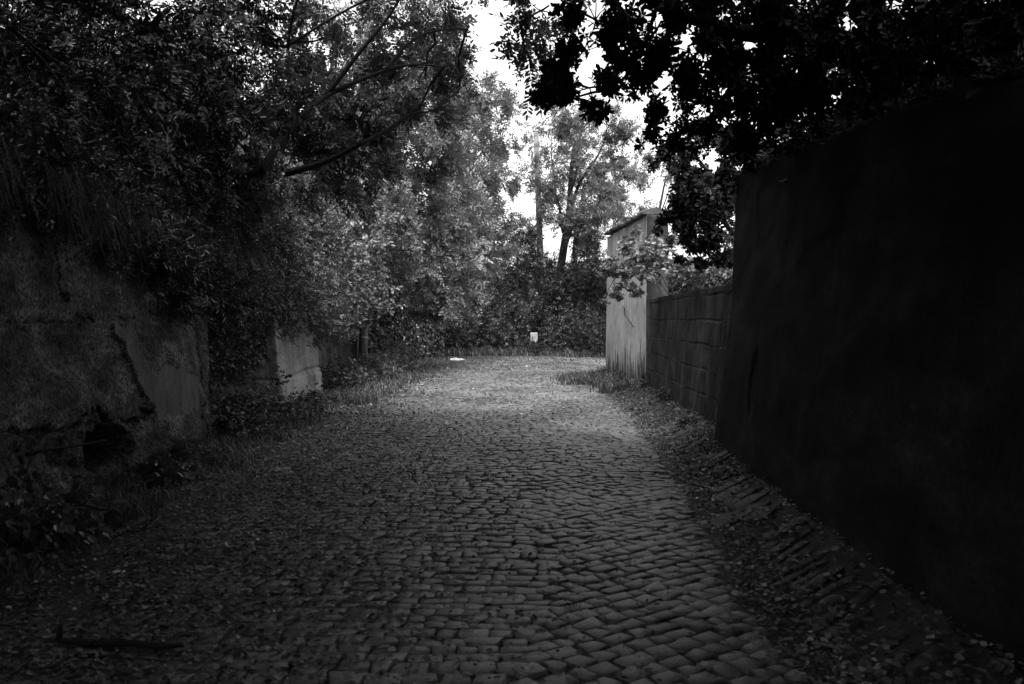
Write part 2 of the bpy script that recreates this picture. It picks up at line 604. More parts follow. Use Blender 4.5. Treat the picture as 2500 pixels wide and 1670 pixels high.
def grid_patch(x0, x1, y0, y1, ang, px, py, g, bend=0.0):
    """running-bond rows over a box, rotated by ang"""
    cxm, cym = (x0 + x1) / 2, (y0 + y1) / 2
    Rr = math.hypot(x1 - x0, y1 - y0) / 2 + 1
    C_, H_ = [], []
    v = -Rr
    while v < Rr:
        ph = py * (0.82 + 0.36 * g.random())
        u = -Rr + px * g.random()
        while u < Rr:
            w = px * (0.6 + 0.8 * g.random())
            C_.append((u + w / 2, v + ph / 2 + g.normal(0, .004))); H_.append((w / 2, ph / 2 * (0.9 + .14 * g.random())))
            u += w
        v += ph
    C_, H_ = np.array(C_), np.array(H_)
    wob = 0.09 * np.stack([fbm(np.stack([C_[:, 0], C_[:, 1], 0 * C_[:, 0] + 3], -1) * 0.6, 2),
                           fbm(np.stack([C_[:, 0], C_[:, 1], 0 * C_[:, 0] + 9], -1) * 0.6, 2)], -1)
    C_ = C_ + wob
    ca, sa = math.cos(ang), math.sin(ang)
    X = cxm + C_[:, 0] * ca - C_[:, 1] * sa
    Y = cym + C_[:, 0] * sa + C_[:, 1] * ca + bend * (X - cxm) ** 2
    A = np.full(len(X), ang) + np.arctan(2 * bend * (X - cxm)) + g.normal(0, 0.06, len(X))
    ok = (X > x0) & (X < x1) & (Y > y0) & (Y < y1)
    return X[ok], Y[ok], H_[ok, 0], H_[ok, 1], A[ok]


def split_line(y):
    return 0.05 + 0.10 * np.sin(y * 1.3) + 0.02 * y


g = np.random.default_rng(11)
acc = []
parts = []


def lay(X, Y, HX, HY, A, keep, gap=0.0055, **kw):
    X, Y, HX, HY, A = (q[keep] for q in (X, Y, HX, HY, A))
    parts.append(stones(X, Y, HX - gap, HY - gap, A, g, **kw))


X, Y, HX, HY, A = grid_patch(-4, 5, 2.2, 42, 0.0, 0.148, 0.122, g, bend=0.012)
rot = (X > split_line(Y)) & (Y < 10.3 - 0.9 * X)
lay(X, Y, HX, HY, A, ~rot & (X > road_left(Y) + 0.1 * np.sin(Y * 5)) & (X < gutter(Y) - 0.03 + .14 * np.sin(Y * 2.3) * np.sin(Y * 5.1)) & (Y < 41.2 + 0.5 * np.sin(X * 1.7) + 0.3 * np.sin(X * 4.1)), tilt=0.02)
X, Y, HX, HY, A = grid_patch(-1, 3, 2.2, 12, R(38), 0.14, 0.13, g)
lay(X, Y, HX, HY, A, (X > split_line(Y) - 0.02) & (Y < 10.36 - 0.9 * X) & (X < gutter(Y) - 0.03 + .14 * np.sin(Y * 2.3) * np.sin(Y * 5.1)))
X, Y, HX, HY, A = grid_patch(4.3, 12, 34, 42, R(-10), 0.17, 0.15, g)
lay(X, Y, HX, HY, A, (X < gutter(Y)), tilt=0.03)
V, F, T = merge(parts)
o = mesh_obj('cobbled_road', V, F, M['cobble'], tone=T)
tag(o, kind='structure')

# long setts of the sloping apron between gutter and wall
parts = []
X, Y, HX, HY, A = grid_patch(1.0, 3.4, 2.4, 28, R(38), 0.36, 0.125, g)
room = (X > gutter(Y) + 0.12) & (X < wall_base_right(Y) - 0.1)
slab = (Y > 6.6) & (Y < 8.9)
lay(X, Y, HX, HY, A, room & ~slab & (g.random(len(X)) < 0.84), gap=0.014, tilt=0.035, zoff=0.0)
X, Y, HX, HY, A = grid_patch(1.0, 3.4, 6.2, 9.2, R(38), 0.5, 0.2, g)
lay(X, Y, HX, HY, A, (X > gutter(Y) + 0.16) & (X < wall_base_right(Y) - 0.14) & (Y > 6.75) & (Y < 8.8), gap=0.012, tilt=0.012, zoff=.008)
V, F, T = merge(parts)
o = mesh_obj('paved_apron', V, F, M['kerbstone'], tone=T)
tag(o, kind='structure')


# ------------------------------------------------------------------ walls
def seg_dist(U, W, pts):
    d = np.full(U.shape, 9.0)
    for (a, b), (c, e) in zip(pts[:-1], pts[1:]):
        vx, vy = c - a, e - b
        t = np.clip(((U - a) * vx + (W - b) * vy) / (vx * vx + vy * vy + 1e-9), 0, 1)
        d = np.minimum(d, np.hypot(U - a - t * vx, W - b - t * vy))
    return d


def face_sheet(u, w, pos):
    """grid over (u,w), pos(U,W)->xyz ; returns V,F"""
    U, W = np.meshgrid(u, w)
    Pn = pos(U, W)
    nu, nw = len(u), len(w)
    ii = np.arange(nu * nw).reshape(nw, nu)
    F = np.stack([ii[:-1, :-1], ii[:-1, 1:], ii[1:, 1:], ii[1:, :-1]], -1).reshape(-1, 4)
    return Pn.reshape(-1, 3), F


def wall_mesh(name, u, w, front, thick_dir, thick, mat, parent, sm=True):
    """front sheet given by front(U,W) closed with top, back and two ends"""
    V, F = face_sheet(u, w, front)
    nu, nw = len(u), len(w)
    off = np.asarray(thick_dir, float) * thick
    Vb = V + off
    Fb = F[:, ::-1] + len(V)
    ii = np.arange(nu * nw).reshape(nw, nu)
    def strip(a, b):
        return np.stack([a[:-1], a[1:], b[1:], b[:-1]], -1)
    top = strip(ii[-1], ii[-1] + len(V))
    e0 = strip(ii[:, 0], ii[:, 0] + len(V)); e1 = strip(ii[:, -1][::-1], ii[:, -1][::-1] + len(V))
    Fa = np.concatenate([F, Fb, top, e0, e1])
    return mesh_obj(name, np.concatenate([V, Vb]), Fa, mat, parent, smooth_shade=sm)


# ---- left: old concrete retaining wall
M['old_concrete'] = rough_mat('old_concrete', [(0.32, 0.012), (0.45, 0.032), (0.56, 0.07), (0.68, 0.14)], scale=4.0, fine=30, bump=1.0, stretch=(1, .5, 1),
                              speck=0.9, bump_dist=0.05)
M['smooth_render'] = rough_mat('smooth_render', [(0.3, 0.03), (0.5, 0.065), (0.7, 0.095)], scale=5, fine=30, bump=0.4, speck=0.3, stretch=(1, 1, 0.4))
t = thing('retaining_wall', 'long weathered concrete retaining wall on the left with cracks and a broken hollow at its foot', 'wall', (-4.0, 8, 0))

CR1 = [(5.0, 1.50), (6.5, 1.53), (7.4, 1.545), (8.3, 1.58), (9.4, 1.60), (10.0, 1.60)]          # level joint
CR2 = [(9.4, 1.60), (9.6, 1.42), (9.65, 1.25), (9.95, 1.05), (10.1, 0.9), (10.25, 0.72), (10.35, 0.55)]
CR3 = [(9.6, 0.56), (9.9, 0.53), (10.2, 0.58), (10.5, 0.55)]
CR4 = [(6.8, 0.62), (7.6, 0.70), (8.1, 0.60), (8.7, 0.62), (9.1, 0.72), (9.4, 0.58)]
CR5 = [(11.9, 2.1), (12.1, 1.2), (12.25, 0.5), (12.4, 0.1)]
CR6 = [(8.5, 2.2), (8.55, 1.9), (8.7, 1.75)]
PATCH = [(9.45, 1.56), (9.85, 1.55), (10.3, 1.0), (10.75, 1.12), (11.2, 0.98), (11.9, 0.9), (11.9, 0.5), (10.42, 0.5)]


def inside(U, W, poly):
    c = np.zeros(U.shape, bool)
    n = len(poly)
    for i in range(n):
        x1, y1 = poly[i]; x2, y2 = poly[(i + 1) % n]
        cond = (y1 > W) != (y2 > W)
        xx = (x2 - x1) * (W - y1) / (y2 - y1 + 1e-12) + x1
        c ^= cond & (U < xx)
    return c


def left_front(U, W):
    base = np.interp(U, [-6, 7.4, 8.3, 11.1, 12.6, 13.1], [-4.0, -4.0, -4.0, -3.88, -4.02, -4.22])
    P3 = np.stack([U, W, 0 * U], -1)
    wob = np.stack([U + 0.06 * vnoise(P3 * 6) + .03 * vnoise(P3 * 17), W + 0.05 * vnoise(P3 * 6 + 40) + .03 * vnoise(P3 * 17 + 9), 0 * U], -1)
    x = base - 0.10 * W / 2.4
    x = x + 0.05 * fbm(P3 * 1.1, 3) + 0.035 * fbm(P3 * np.array([2.2, 5, 1]), 4, 0.6) + 0.012 * vnoise(P3 * np.array([11, 22, 1]))
    # rubble foot, rougher and set back under the lip
    foot = smooth(0.66, 0.52, W + 0.10 * vnoise(P3 * 2.2)) * smooth(9.6, 9.2, U)
    x = x - 0.07 * foot + foot * 0.09 * fbm(P3 * 6 + 5, 3)
    # hollow
    dd = np.hypot((wob[..., 0] - 9.35) / 0.46, (wob[..., 1] - 0.28) / 0.27)
    x = x - 0.55 * smooth(1.05, 0.6, dd)
    dd = np.hypot((wob[..., 0] - 9.9) / 0.2, (wob[..., 1] - 0.5) / 0.09)
    x = x - 0.1 * smooth(1.1, 0.6, dd)
    # spalled shelf
    dd = np.hypot((wob[..., 0] - 10.2) / 0.13, (wob[..., 1] - 0.66) / 0.05)
    x = x + 0.10 * smooth(1.2, 0.5, dd)
    for cr, wd, dp in ((CR1, .010, .035), (CR2, .010, .02), (CR3, .014, .05), (CR4, .025, .08), (CR5, .025, .04), (CR6, .02, .05)):
        d = seg_dist(wob[..., 0], wob[..., 1], cr)
        x = x - dp * smooth(wd * 1.8, wd * 0.3, d)
    ins = inside(wob[..., 0], wob[..., 1], PATCH)
    x = np.where(ins, base - 0.10 * W / 2.4 + 0.012 + 0.008 * fbm(P3 * 3, 2), x)
    return np.stack([x, U, W], -1)


ww = np.linspace(-0.15, 2.5, 170)
uu = np.concatenate([np.linspace(-6, 5.6, 60), np.linspace(5.65, 13.1, 480)])
wall = wall_mesh('wall_face', uu, ww, left_front, (-1, 0, 0), 0.55, M['old_concrete'], t)
wall.data.materials.append(M['smooth_render'])
cen = np.empty(len(wall.data.polygons) * 3, np.float32)
wall.data.polygons.foreach_get('center', cen); cen = cen.reshape(-1, 3)
P3 = np.stack([cen[:, 1], cen[:, 2], 0 * cen[:, 1]], -1)
wu, wz = cen[:, 1] + 0.06 * vnoise(P3 * 6) + .03 * vnoise(P3 * 17), cen[:, 2] + 0.05 * vnoise(P3 * 6 + 40) + .03 * vnoise(P3 * 17 + 9)
mi = (inside(wu, wz, PATCH) & (cen[:, 0] > -4.4)).astype(np.int32)
wall.data.polygons.foreach_set('material_index', mi)

# rear wall of the niche
t = thing('niche_wall', 'dark set-back wall in the gap between the cracked wall and the pale corner block', 'wall', (-4.9, 14.5, 0))


def niche(U, W):
    P3 = np.stack([U, W, 0 * U + 7], -1)
    return np.stack([-4.9 + 0.06 * fbm(P3 * 2, 4) - 0.04 * W, U, W], -1)


wall_mesh('wall_face', np.linspace(12.9, 16.9, 90), np.linspace(-.1, 2.2, 50), niche, (-1, 0, 0), 0.4, M['old_concrete'], t)

# corner block
M['block_concrete'] = rough_mat('block_concrete', [(0.3, 0.04), (0.45, 0.15), (0.6, 0.25), (0.75, 0.32)], scale=1.6, fine=48, bump=0.8,
                                speck=0.4, bump_dist=0.012)
t = thing('wall_buttress', 'pale speckled concrete corner block with a level joint beside the utility pole', 'wall', (-4.1, 18, 0))
CB = [(16.7, 0.52), (17.6, 0.56), (18.4, 0.60), (19.5, 0.64)]
CB2 = [(18.3, 0.0), (18.8, 0.22), (19.35, 0.42)]


def block_front(U, W):
    # U runs first along the face that looks back down the lane, then along the lane
    P3 = np.stack([U, W, 0 * U + 3], -1)
    along = np.clip(U - 16.7, 0, 9)
    side = np.clip(16.7 - U, 0, 9)
    x = -4.1 + 0.18 * along / 2.7 - side - 0.07 * W
    y = 16.7 + along + 0.03 * side
    n = 0.03 * fbm(P3 * 2.4, 4, 0.6) + 0.008 * vnoise(P3 * 30)
    d = np.minimum(seg_dist(U, W + 0.02 * vnoise(P3 * 5), CB), seg_dist(U, W, [(15.6, 0.53), (16.7, 0.52)]))
    n = n - 0.05 * smooth(0.03, 0.006, d) - 0.02 * smooth(0.02, 0.004, seg_dist(U, W, CB2)) + 0.03 * (W < d * 0 + 0.53) * smooth(0, 0.1, 0.6 - W)
    return np.stack([x + n * (along > 0), y - n * (along <= 0), W], -1)


wall_mesh('wall_face', np.concatenate([np.linspace(15.85, 16.7, 30), np.linspace(16.72, 19.4, 110)]), np.linspace(-.1, 1.95, 75), block_front,
          (-0.45, 0.45, 0), 0.9, M['block_concrete'], t)

# short leaning slab behind it
t = thing('broken_slab', 'dark plastered wall stub with a pale broken edge between the corner block and the utility pole', 'wall', (-4.35, 21, 0))


def slab_front(U, W):
    P3 = np.stack([U, W, 0 * U + 13], -1)
    return np.stack([-4.28 - 0.10 * W + 0.04 * fbm(P3 * 3, 3) + 0.09 * smooth(.12, .02, np.abs(U - 22.6 + 0.35 * W)), U, W], -1)


wall_mesh('wall_face', np.linspace(19.9, 23.4, 80), np.linspace(-.1, 1.7, 40), slab_front, (-1, 0, 0), 0.4, M['old_concrete'], t)

# ---- right: tall dark battered wall
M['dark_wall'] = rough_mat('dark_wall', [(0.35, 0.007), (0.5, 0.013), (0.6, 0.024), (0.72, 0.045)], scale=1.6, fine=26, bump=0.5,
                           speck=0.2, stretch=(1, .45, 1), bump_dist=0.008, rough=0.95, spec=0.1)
t = thing('boundary_wall', 'tall near-black battered wall along the right side of the lane, streaked with damp', 'wall', (2.4, 6, 0))


def big_front(U, W):
    s = np.clip(W, 0, 1)
    y = U
    ztop = np.interp(U, [-6, 4.4, 11.4], [2.0, 2.78, 3.40])
    ztop = ztop + 0.05 * vnoise(np.stack([U * 2.2, 0 * U, 0 * U], -1)) + 0.02 * vnoise(np.stack([U * 9, 0 * U + 4, 0 * U], -1))
    z = -0.1 + (ztop + 0.1) * s
    xb = np.interp(U, [-6, 5.2, 11.3], [1.95, 2.05, 2.42])
    xt = np.interp(U, [-6, 4.4, 11.4], [2.15, 2.42, 2.72])
    P3 = np.stack([U, z, 0 * U + 30], -1)
    flare = 1 - (1 - s) ** 1.6
    x = xb + (xt - xb) * flare - 0.035 * fbm(P3 * np.array([.7, 1.0, 1]), 3, 0.5) - 0.008 * vnoise(P3 * np.array([2.5, 5, 1])) - 0.012 * smooth(.15, .3, fbm(P3 * np.array([.5, 1.1, 1]) + 8, 4, .6))
    d = np.hypot((U - 9.6) / 0.18, (z - 0.95) / 0.35)
    x = x + 0.02 * smooth(1.1, 0.9, d)
    return np.stack([x, y, z], -1)


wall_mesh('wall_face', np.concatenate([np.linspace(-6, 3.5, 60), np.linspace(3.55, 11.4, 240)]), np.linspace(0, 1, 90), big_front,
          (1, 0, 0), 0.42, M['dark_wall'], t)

# ---- right: lower coursed wall
M['coursed'] = rough_mat('coursed', [(0.32, 0.014), (0.48, 0.026), (0.58, 0.045), (0.7, 0.075)], scale=2.0, fine=40, bump=0.6, speck=0.2,
                         stretch=(1, 1, 0.7), rough=0.92, spec=0.15)
t = thing('coursed_wall', 'low dark block wall with deep level joints between the tall wall and the pale plastered wall', 'wall', (2.8, 16, 0))


def low_front(U, W):
    xb = np.interp(U, [10.9, 20.8], [2.66, 2.96])
    P3 = np.stack([U, W, 0 * U + 50], -1)
    x = xb + 0.05 * W - 0.015 * fbm(P3 * 2.5, 4)
    y0 = 0.15
    rowh = 0.36
    wz = W + 0.018 * vnoise(P3 * 1.4)
    row = np.floor((wz - y0) / rowh)
    dz = np.abs(((wz - y0) / rowh) % 1.0 - 0.5)
    dz = (0.5 - dz) * rowh
    uo = U + 0.31 * (row % 2) + 0.13 * row + 0.03 * vnoise(P3 * 3)
    du = (0.5 - np.abs((uo / 0.78) % 1.0 - 0.5)) * 0.78
    prnd = _h(np.floor(uo / 0.78).astype(np.int64), row.astype(np.int64), row.astype(np.int64) * 0)
    x = x + 0.018 * smooth(0.020, 0.006, dz) * (0.5 + 0.8 * vnoise(P3 * 2.2)) + 0.008 * smooth(0.014, 0.005, du) * (prnd > .35) - 0.012 * (prnd - .5) - 0.006 * fbm(P3 * 9, 3)
    return np.stack([x, U, W], -1)


wall_mesh('wall_face', np.linspace(10.9, 20.8, 580), np.linspace(-.1, 2.06, 150), low_front, (1, 0, 0), 0.35, M['coursed'], t)

# ---- right: pale plastered wall
m, nt, out = new_mat('pale_plaster')
tc = node(nt, "ShaderNodeTexCoord")
mp = node(nt, "ShaderNodeMapping"); mp.inputs['Scale'].default_value = (0.9, 0.9, 0.4)
nt.links.new(tc.outputs['Object'], mp.inputs[0])
ns = node(nt, "ShaderNodeTexNoise", Scale=2.2, Detail=8.0, Roughness=0.7); nt.links.new(mp.outputs[0], ns.inputs['Vector'])
streak = ramp(nt, ns.outputs['Fac'], [(0.28, 0.22), (0.42, 0.38), (0.58, 0.47), (0.8, 0.52)])
# plaster gone below a ragged line that runs in drips
mp2 = node(nt, "ShaderNodeMapping"); mp2.inputs['Scale'].default_value = (3.0, 3.0, 0.3)
nt.links.new(tc.outputs['Object'], mp2.inputs[0])
nd = node(nt, "ShaderNodeTexNoise", Scale=2.4, Detail=5.0, Roughness=0.65); nt.links.new(mp2.outputs[0], nd.inputs['Vector'])
sep = node(nt, "ShaderNodeSeparateXYZ"); nt.links.new(tc.outputs['Object'], sep.inputs[0])
sc_ = node(nt, "ShaderNodeMath", operation='MULTIPLY'); sc_.inputs[1].default_value = 3.6; nt.links.new(nd.outputs['Fac'], sc_.inputs[0])
ad = node(nt, "ShaderNodeMath", operation='SUBTRACT'); nt.links.new(sep.outputs[2], ad.inputs[0]); nt.links.new(sc_.outputs[0], ad.inputs[1])
mk = node(nt, "ShaderNodeMapRange"); mk.inputs['From Min'].default_value = -1.30; mk.inputs['From Max'].default_value = -1.24
nt.links.new(ad.outputs[0], mk.inputs['Value'])
nb = node(nt, "ShaderNodeTexNoise", Scale=7.0, Detail=6.0, Roughness=0.7); nt.links.new(mp2.outputs[0], nb.inputs['Vector'])
bare = ramp(nt, nb.outputs['Fac'], [(0.3, 0.02), (0.6, 0.05), (0.8, 0.1)])
# mottled darkening towards the top
gr = node(nt, "ShaderNodeMapRange"); gr.inputs['From Min'].default_value = 4.1; gr.inputs['From Max'].default_value = 2.6
nt.links.new(sep.outputs[2], gr.inputs['Value'])
ngr = ramp(nt, ns.outputs['Fac'], [(0.35, 0.45), (0.6, 0.95)])
mg = node(nt, "ShaderNodeMix", data_type='RGBA'); nt.links.new(gr.outputs[0], mg.inputs['Factor'])
nt.links.new(ngr.outputs[0], mg.inputs['A']); mg.inputs['B'].default_value = grey(1.0)
ml = node(nt, "ShaderNodeMix", data_type='RGBA', blend_type='MULTIPLY'); ml.inputs['Factor'].default_value = 1.0
nt.links.new(streak.outputs[0], ml.inputs['A']); nt.links.new(mg.outputs['Result'], ml.inputs['B'])
mc = node(nt, "ShaderNodeMix", data_type='RGBA'); nt.links.new(mk.outputs[0], mc.inputs['Factor'])
nt.links.new(bare.outputs[0], mc.inputs['A']); nt.links.new(ml.outputs['Result'], mc.inputs['B'])
pb = node(nt, "ShaderNodeBsdfPrincipled", Roughness=0.85); nt.links.new(mc.outputs['Result'], pb.inputs['Base Color'])
bp = node(nt, "ShaderNodeBump", Strength=0.5, Distance=0.012); nt.links.new(mk.outputs[0], bp.inputs['Height'])
nt.links.new(bp.outputs[0], pb.inputs['Normal'])
nt.links.new(pb.outputs[0], out.inputs['Surface'])
nf = node(nt, "ShaderNodeTexNoise", Scale=2.4, Detail=9.0, Roughness=0.75); nt.links.new(tc.outputs['Object'], nf.inputs['Vector'])
blot = ramp(nt, nf.outputs['Fac'], [(0.3, 0.45), (0.48, 0.85), (0.62, 1.05)])
mb = node(nt, "ShaderNodeMix", data_type='RGBA', blend_type='MULTIPLY'); mb.inputs['Factor'].default_value = 1.0
nt.links.new(mc.outputs['Result'], mb.inputs['A']); nt.links.new(blot.outputs[0], mb.inputs['B'])
nt.links.new(mb.outputs['Result'], pb.inputs['Base Color'])
M['pale_plaster'] = m
M['coping'] = rough_mat('coping', [(0.3, 0.03), (0.6, 0.09), (0.8, 0.18)], scale=4, bump=0.8, speck=0.3, bump_dist=0.02)

t = thing('plastered_wall', 'tall pale plastered wall at the bend with its plaster peeled off in drips at the foot', 'wall', (2.8, 24, 0))
PW0, PW1 = np.array([2.95, 20.82]), np.array([2.66, 26.7])


def pale_front(U, W):
    f = U
    x = PW0[0] + (PW1[0] - PW0[0]) * f
    y = PW0[1] + (PW1[1] - PW0[1]) * f
    P3 = np.stack([y, W, 0 * U + 70], -1)
    x = x + 0.015 * fbm(P3 * 1.5, 3) + 0.03 * W / 4 + 0.06 * smooth(0.012, 0.004, np.abs(f - 0.52)) * (W > 2.0)
    return np.stack([x, y, W], -1)


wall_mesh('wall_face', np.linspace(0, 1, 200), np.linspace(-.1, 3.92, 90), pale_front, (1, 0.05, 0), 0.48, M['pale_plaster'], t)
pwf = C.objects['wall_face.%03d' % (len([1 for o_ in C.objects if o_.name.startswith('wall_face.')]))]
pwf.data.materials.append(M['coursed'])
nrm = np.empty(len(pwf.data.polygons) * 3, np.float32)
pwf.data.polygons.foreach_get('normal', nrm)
pwf.data.polygons.foreach_set('material_index', (np.abs(nrm.reshape(-1, 3)[:, 1]) > .8).astype(np.int32))  # ends drawn dark: stains, with their shade put into the colour
# tile coping: two lengths, rounded pan tiles across the top
q = Geo()
for a, b, z in ((0.0, 0.515, 3.925), (0.525, 1.0, 3.985)):
    n = 16
    for i in range(n):
        f0, f1 = a + (b - a) * i / n, a + (b - a) * (i + 1) / n - 0.002
        zz = z + 0.02 * rng.normal()
        c0, c1 = PW0 + (PW1 - PW0) * f0, PW0 + (PW1 - PW0) * f1
        prof = [(-0.07, 0.0), (-0.08, 0.05), (0.02, 0.10), (0.22, 0.155), (0.42, 0.10), (0.56, 0.05), (0.56, 0.0)]
        V = [(c0[0] + dx, c0[1], zz + dz) for dx, dz in prof] + [(c1[0] + dx, c1[1], zz + dz + .008) for dx, dz in prof]
        k = len(prof)
        F = [[j, (j + 1) % k, k + (j + 1) % k, k + j] for j in range(k)] + [list(range(k))[::-1], [k + j for j in range(k)]]
        q.add(V, F)
q.build('coping', M['coping'], t, sm=False)

# thin dark bent strand across the pale wall
q = Geo(); q.tube([[2.84, 23.9, 1.95], [2.75, 23.0, 1.72], [2.86, 22.2, 1.42]], [0.014, 0.012, 0.01], 5)
tag(q.build('dark_strand', M['dark_bark']), 'thin dark bent strand slanting across the pale plastered wall', 'stem')

# ------------------------------------------------------------------ poles
t = thing('utility_pole', 'near grey utility pole on the left verge, its middle swallowed by foliage', 'utility pole', (-4.17, 26.3, 0))
q = Geo(); q.tube([[-4.17, 26.3, -.2], [-4.1, 26.3, 3], [-4.02, 26.3, 8], [-3.98, 26.3, 12.5]], [.115, .11, .095, .085], 14)
q.build('shaft', M['pole'], t)
q = Geo(); q.tube([[-4.31, 26.2, -.1], [-4.27, 26.2, 2.4], [-4.16, 26.2, 8.5]], .022, 8)
q.build('conduit', M['steel'], t)
for z in (1.1, 2.6):
    q = Geo()
    cx = -4.17 + 0.15 * z / 8
    q.tube([[cx, 26.3, z - .02], [cx, 26.3, z + .02]], .125, 14)
    q.build('clamp_band', M['steel'], t)
t = thing('utility_pole', 'far grey utility pole standing in the bushes before the forked tree', 'utility pole', (1.3, 47.5, 0.5))
q = Geo(); q.tube([[1.5, 47.5, 0], [1.42, 47.5, 5], [1.2, 47.5, 11.0]], [.19, .165, .13], 12)
q.build('shaft', M['pole'], t)
q = Geo()
q.tube([[1.02, 47.5, 11.05], [1.38, 47.5, 11.05]], .07, 8)
for dx in (1.05, 1.2, 1.35):
    q.tube([[dx, 47.5, 11.1], [dx, 47.5, 11.32]], .04, 8)
q.build('insulator', M['steel'], t)

# ------------------------------------------------------------------ whitewashed marker, litter things
t = thing('marker_post', 'small whitewashed stone post half hidden in the weeds at the end of the lane', 'post', (1.0, 43, 0))
g = np.random.default_rng(5)
V, F = face_sheet(np.linspace(0, 1, 24), np.linspace(0, 1, 12), lambda U, W: np.stack(
    [1.0 + (0.17 + 0.02 * vnoise(np.stack([U * 9, W * 5, 0 * U], -1))) * np.sign(np.cos(2 * np.pi * U)) * np.abs(np.cos(2 * np.pi * U)) ** 0.35,
     43.0 + 0.16 * np.sign(np.sin(2 * np.pi * U)) * np.abs(np.sin(2 * np.pi * U)) ** 0.35,
     W * .98 + 0.03 * vnoise(np.stack([U * 6, W * 2, 0 * U + 2], -1))], -1))
F = F.tolist() + [[11 * 24 + k for k in range(24)]]
mesh_obj('post_body', V, F, M['white'], t)

def crumple(name, label, cat, c, size, seed, mat):
    g = np.random.default_rng(seed)
    nu, nv = 18, 12
    def f(U, W):
        th, ph = 2 * np.pi * U, np.pi * W
        r = 1 + 0.55 * fbm(np.stack([np.cos(th) * 2 + seed, np.sin(th) * 2, ph * 1.3], -1), 3, .7)
        return np.stack([c[0] + size[0] * r * np.sin(ph) * np.cos(th), c[1] + size[1] * r * np.sin(ph) * np.sin(th),
                         c[2] + size[2] * (1 - np.cos(ph)) * r * 0.5], -1)
    V, F = face_sheet(np.linspace(0, 1, nu), np.linspace(0.02, 1, nv), f)
    return tag(mesh_obj(name, V, F, mat), label, cat)

zg = lambda x, y: float(ground_z(x, y))
crumple('plastic_bag', 'crumpled white plastic bag at the far left edge of the road', 'bag', (-2.15, 36.5, zg(-2.15, 36.5) - .02), (.26, .2, .12), 3, M['bag'])
crumple('paper_scrap', 'white scrap of paper among the leaf litter at the lower left', 'paper scrap', (-2.5, 5.95, zg(-2.5, 5.95) + .0), (.04, .04, .02), 9, M['bag'])
crumple('paper_scrap', 'pale scrap lying on the left half of the cobbles in front of the centre', 'paper scrap', (-0.52, 7.4, zg(-.52, 7.4) + .008), (.03, .02, .012), 12, M['bag'])

# fallen branch at lower left
g = np.random.default_rng(3)
p = [at(135, 1590, 4.6), at(200, 1588, 4.55), at(290, 1580, 4.55), at(380, 1597, 4.5), at(440, 1604, 4.5)]
for k in range(len(p)):
    p[k][2] = zg(p[k][0], p[k][1]) + 0.035
t = thing('fallen_branch', 'dark broken branch lying on the leaf litter at the lower left', 'branch', tuple(p[2]))
q = Geo(); q.tube(p, [.012, .018, .019, .016, .009], 9, jag=.3); q.build('stem', M['dark_bark'], t)
q = Geo(); q.tube([p[0], p[0] + [0.0, .02, .07]], [.018, .012], 7, jag=.2); q.build('stub', M['dark_bark'], t)
# sticks leaning on the left wall
q = Geo(); q.tube([at(12, 1055, 7.7), at(45, 1110, 7.7), at(62, 1165, 7.6), at(90, 1260, 7.5)], [.012, .02, .02, .022], 7, jag=.2)
tag(q.build('leaning_stick', M['dark_bark']), 'dark upright stick leaning against the foot of the left wall', 'stick')
q = Geo(); q.tube([at(60, 1110, 7.95), at(130, 1095, 8.3), at(190, 1088, 8.6), at(255, 1075, 8.9)], [.016, .014, .012, .006], 6, jag=.2)
tag(q.build('leaning_stick', M['dark_bark']), 'thin dark stick lying almost level along the left wall below its lip', 'stick')


# ------------------------------------------------------------------ leaf litter and grass (uncountable)
def litter(n, xf, yr, size, g, zup=0.012):
    y = yr[0] + (yr[1] - yr[0]) * g.random(n) ** 1.5
    x = xf(y, g)
    z = ground_z(x, y) + zup
    P = np.stack([x, y, z], -1)
    a = g.random(n) * 2 * np.pi
    D = np.stack([np.cos(a), np.sin(a), g.normal(0.1, .22, n)], -1)
    return leaves(P, D, size * (0.5 + g.random(n) * 1.1), 'single', 'oval', g, up=0.75, jitter=0.25)


g = np.random.default_rng(21)
parts = [
    litter(38000, lambda y, g: road_left(y) + 0.6 + g.normal(0, .95, len(y)).clip(-1.6, 2.9), (3.4, 16), 0.026, g),
    litter(5000, lambda y, g: road_left(y) + g.normal(0, .6, len(y)), (16, 40), 0.045, g),
    litter(2200, lambda y, g: -2.6 + 4.2 * g.random(len(y)), (3.4, 14), 0.022, g, .02),
    litter(3500, lambda y, g: -2.6 + 4.6 * g.random(len(y)), (14, 41), 0.035, g, .02),
    litter(3500, lambda y, g: gutter(y) + g.normal(0.02, .10, len(y)), (4, 24), 0.028, g, .02),
    litter(4200, lambda y, g: gutter(y) + 0.05 + 0.75 * g.random(len(y)), (3.5, 24), 0.035, g, .025),
    litter(5000, lambda y, g: -3 + 11 * g.random(len(y)), (30, 42), 0.05, g, .02),
]
V, F, T = merge(parts)
T = np.repeat(g.random(len(T) // 2) ** 4, 2)
tag(mesh_obj('fallen_leaves', V, F, M['litter'], tone=T), 'small dry leaves scattered over the cobbles, verges and gutter', 'leaf litter', kind='stuff')
parts = [
    litter(160, lambda y, g: road_left(y) + 0.4 + g.normal(0, .7, len(y)), (3.6, 20), 0.03, g, .02),
    litter(110, lambda y, g: gutter(y) + g.normal(0.05, .12, len(y)), (4, 20), 0.028, g, .025),
    litter(120, lambda y, g: -2.4 + 4.2 * g.random(len(y)), (4, 38), 0.03, g, .022),
]
V, F, T = merge(parts)
tag(mesh_obj('pale_fallen_leaves', V, F, M['pale_litter'], tone=T), 'scattered pale dry leaves that stand out on the ground', 'leaf litter', kind='stuff')

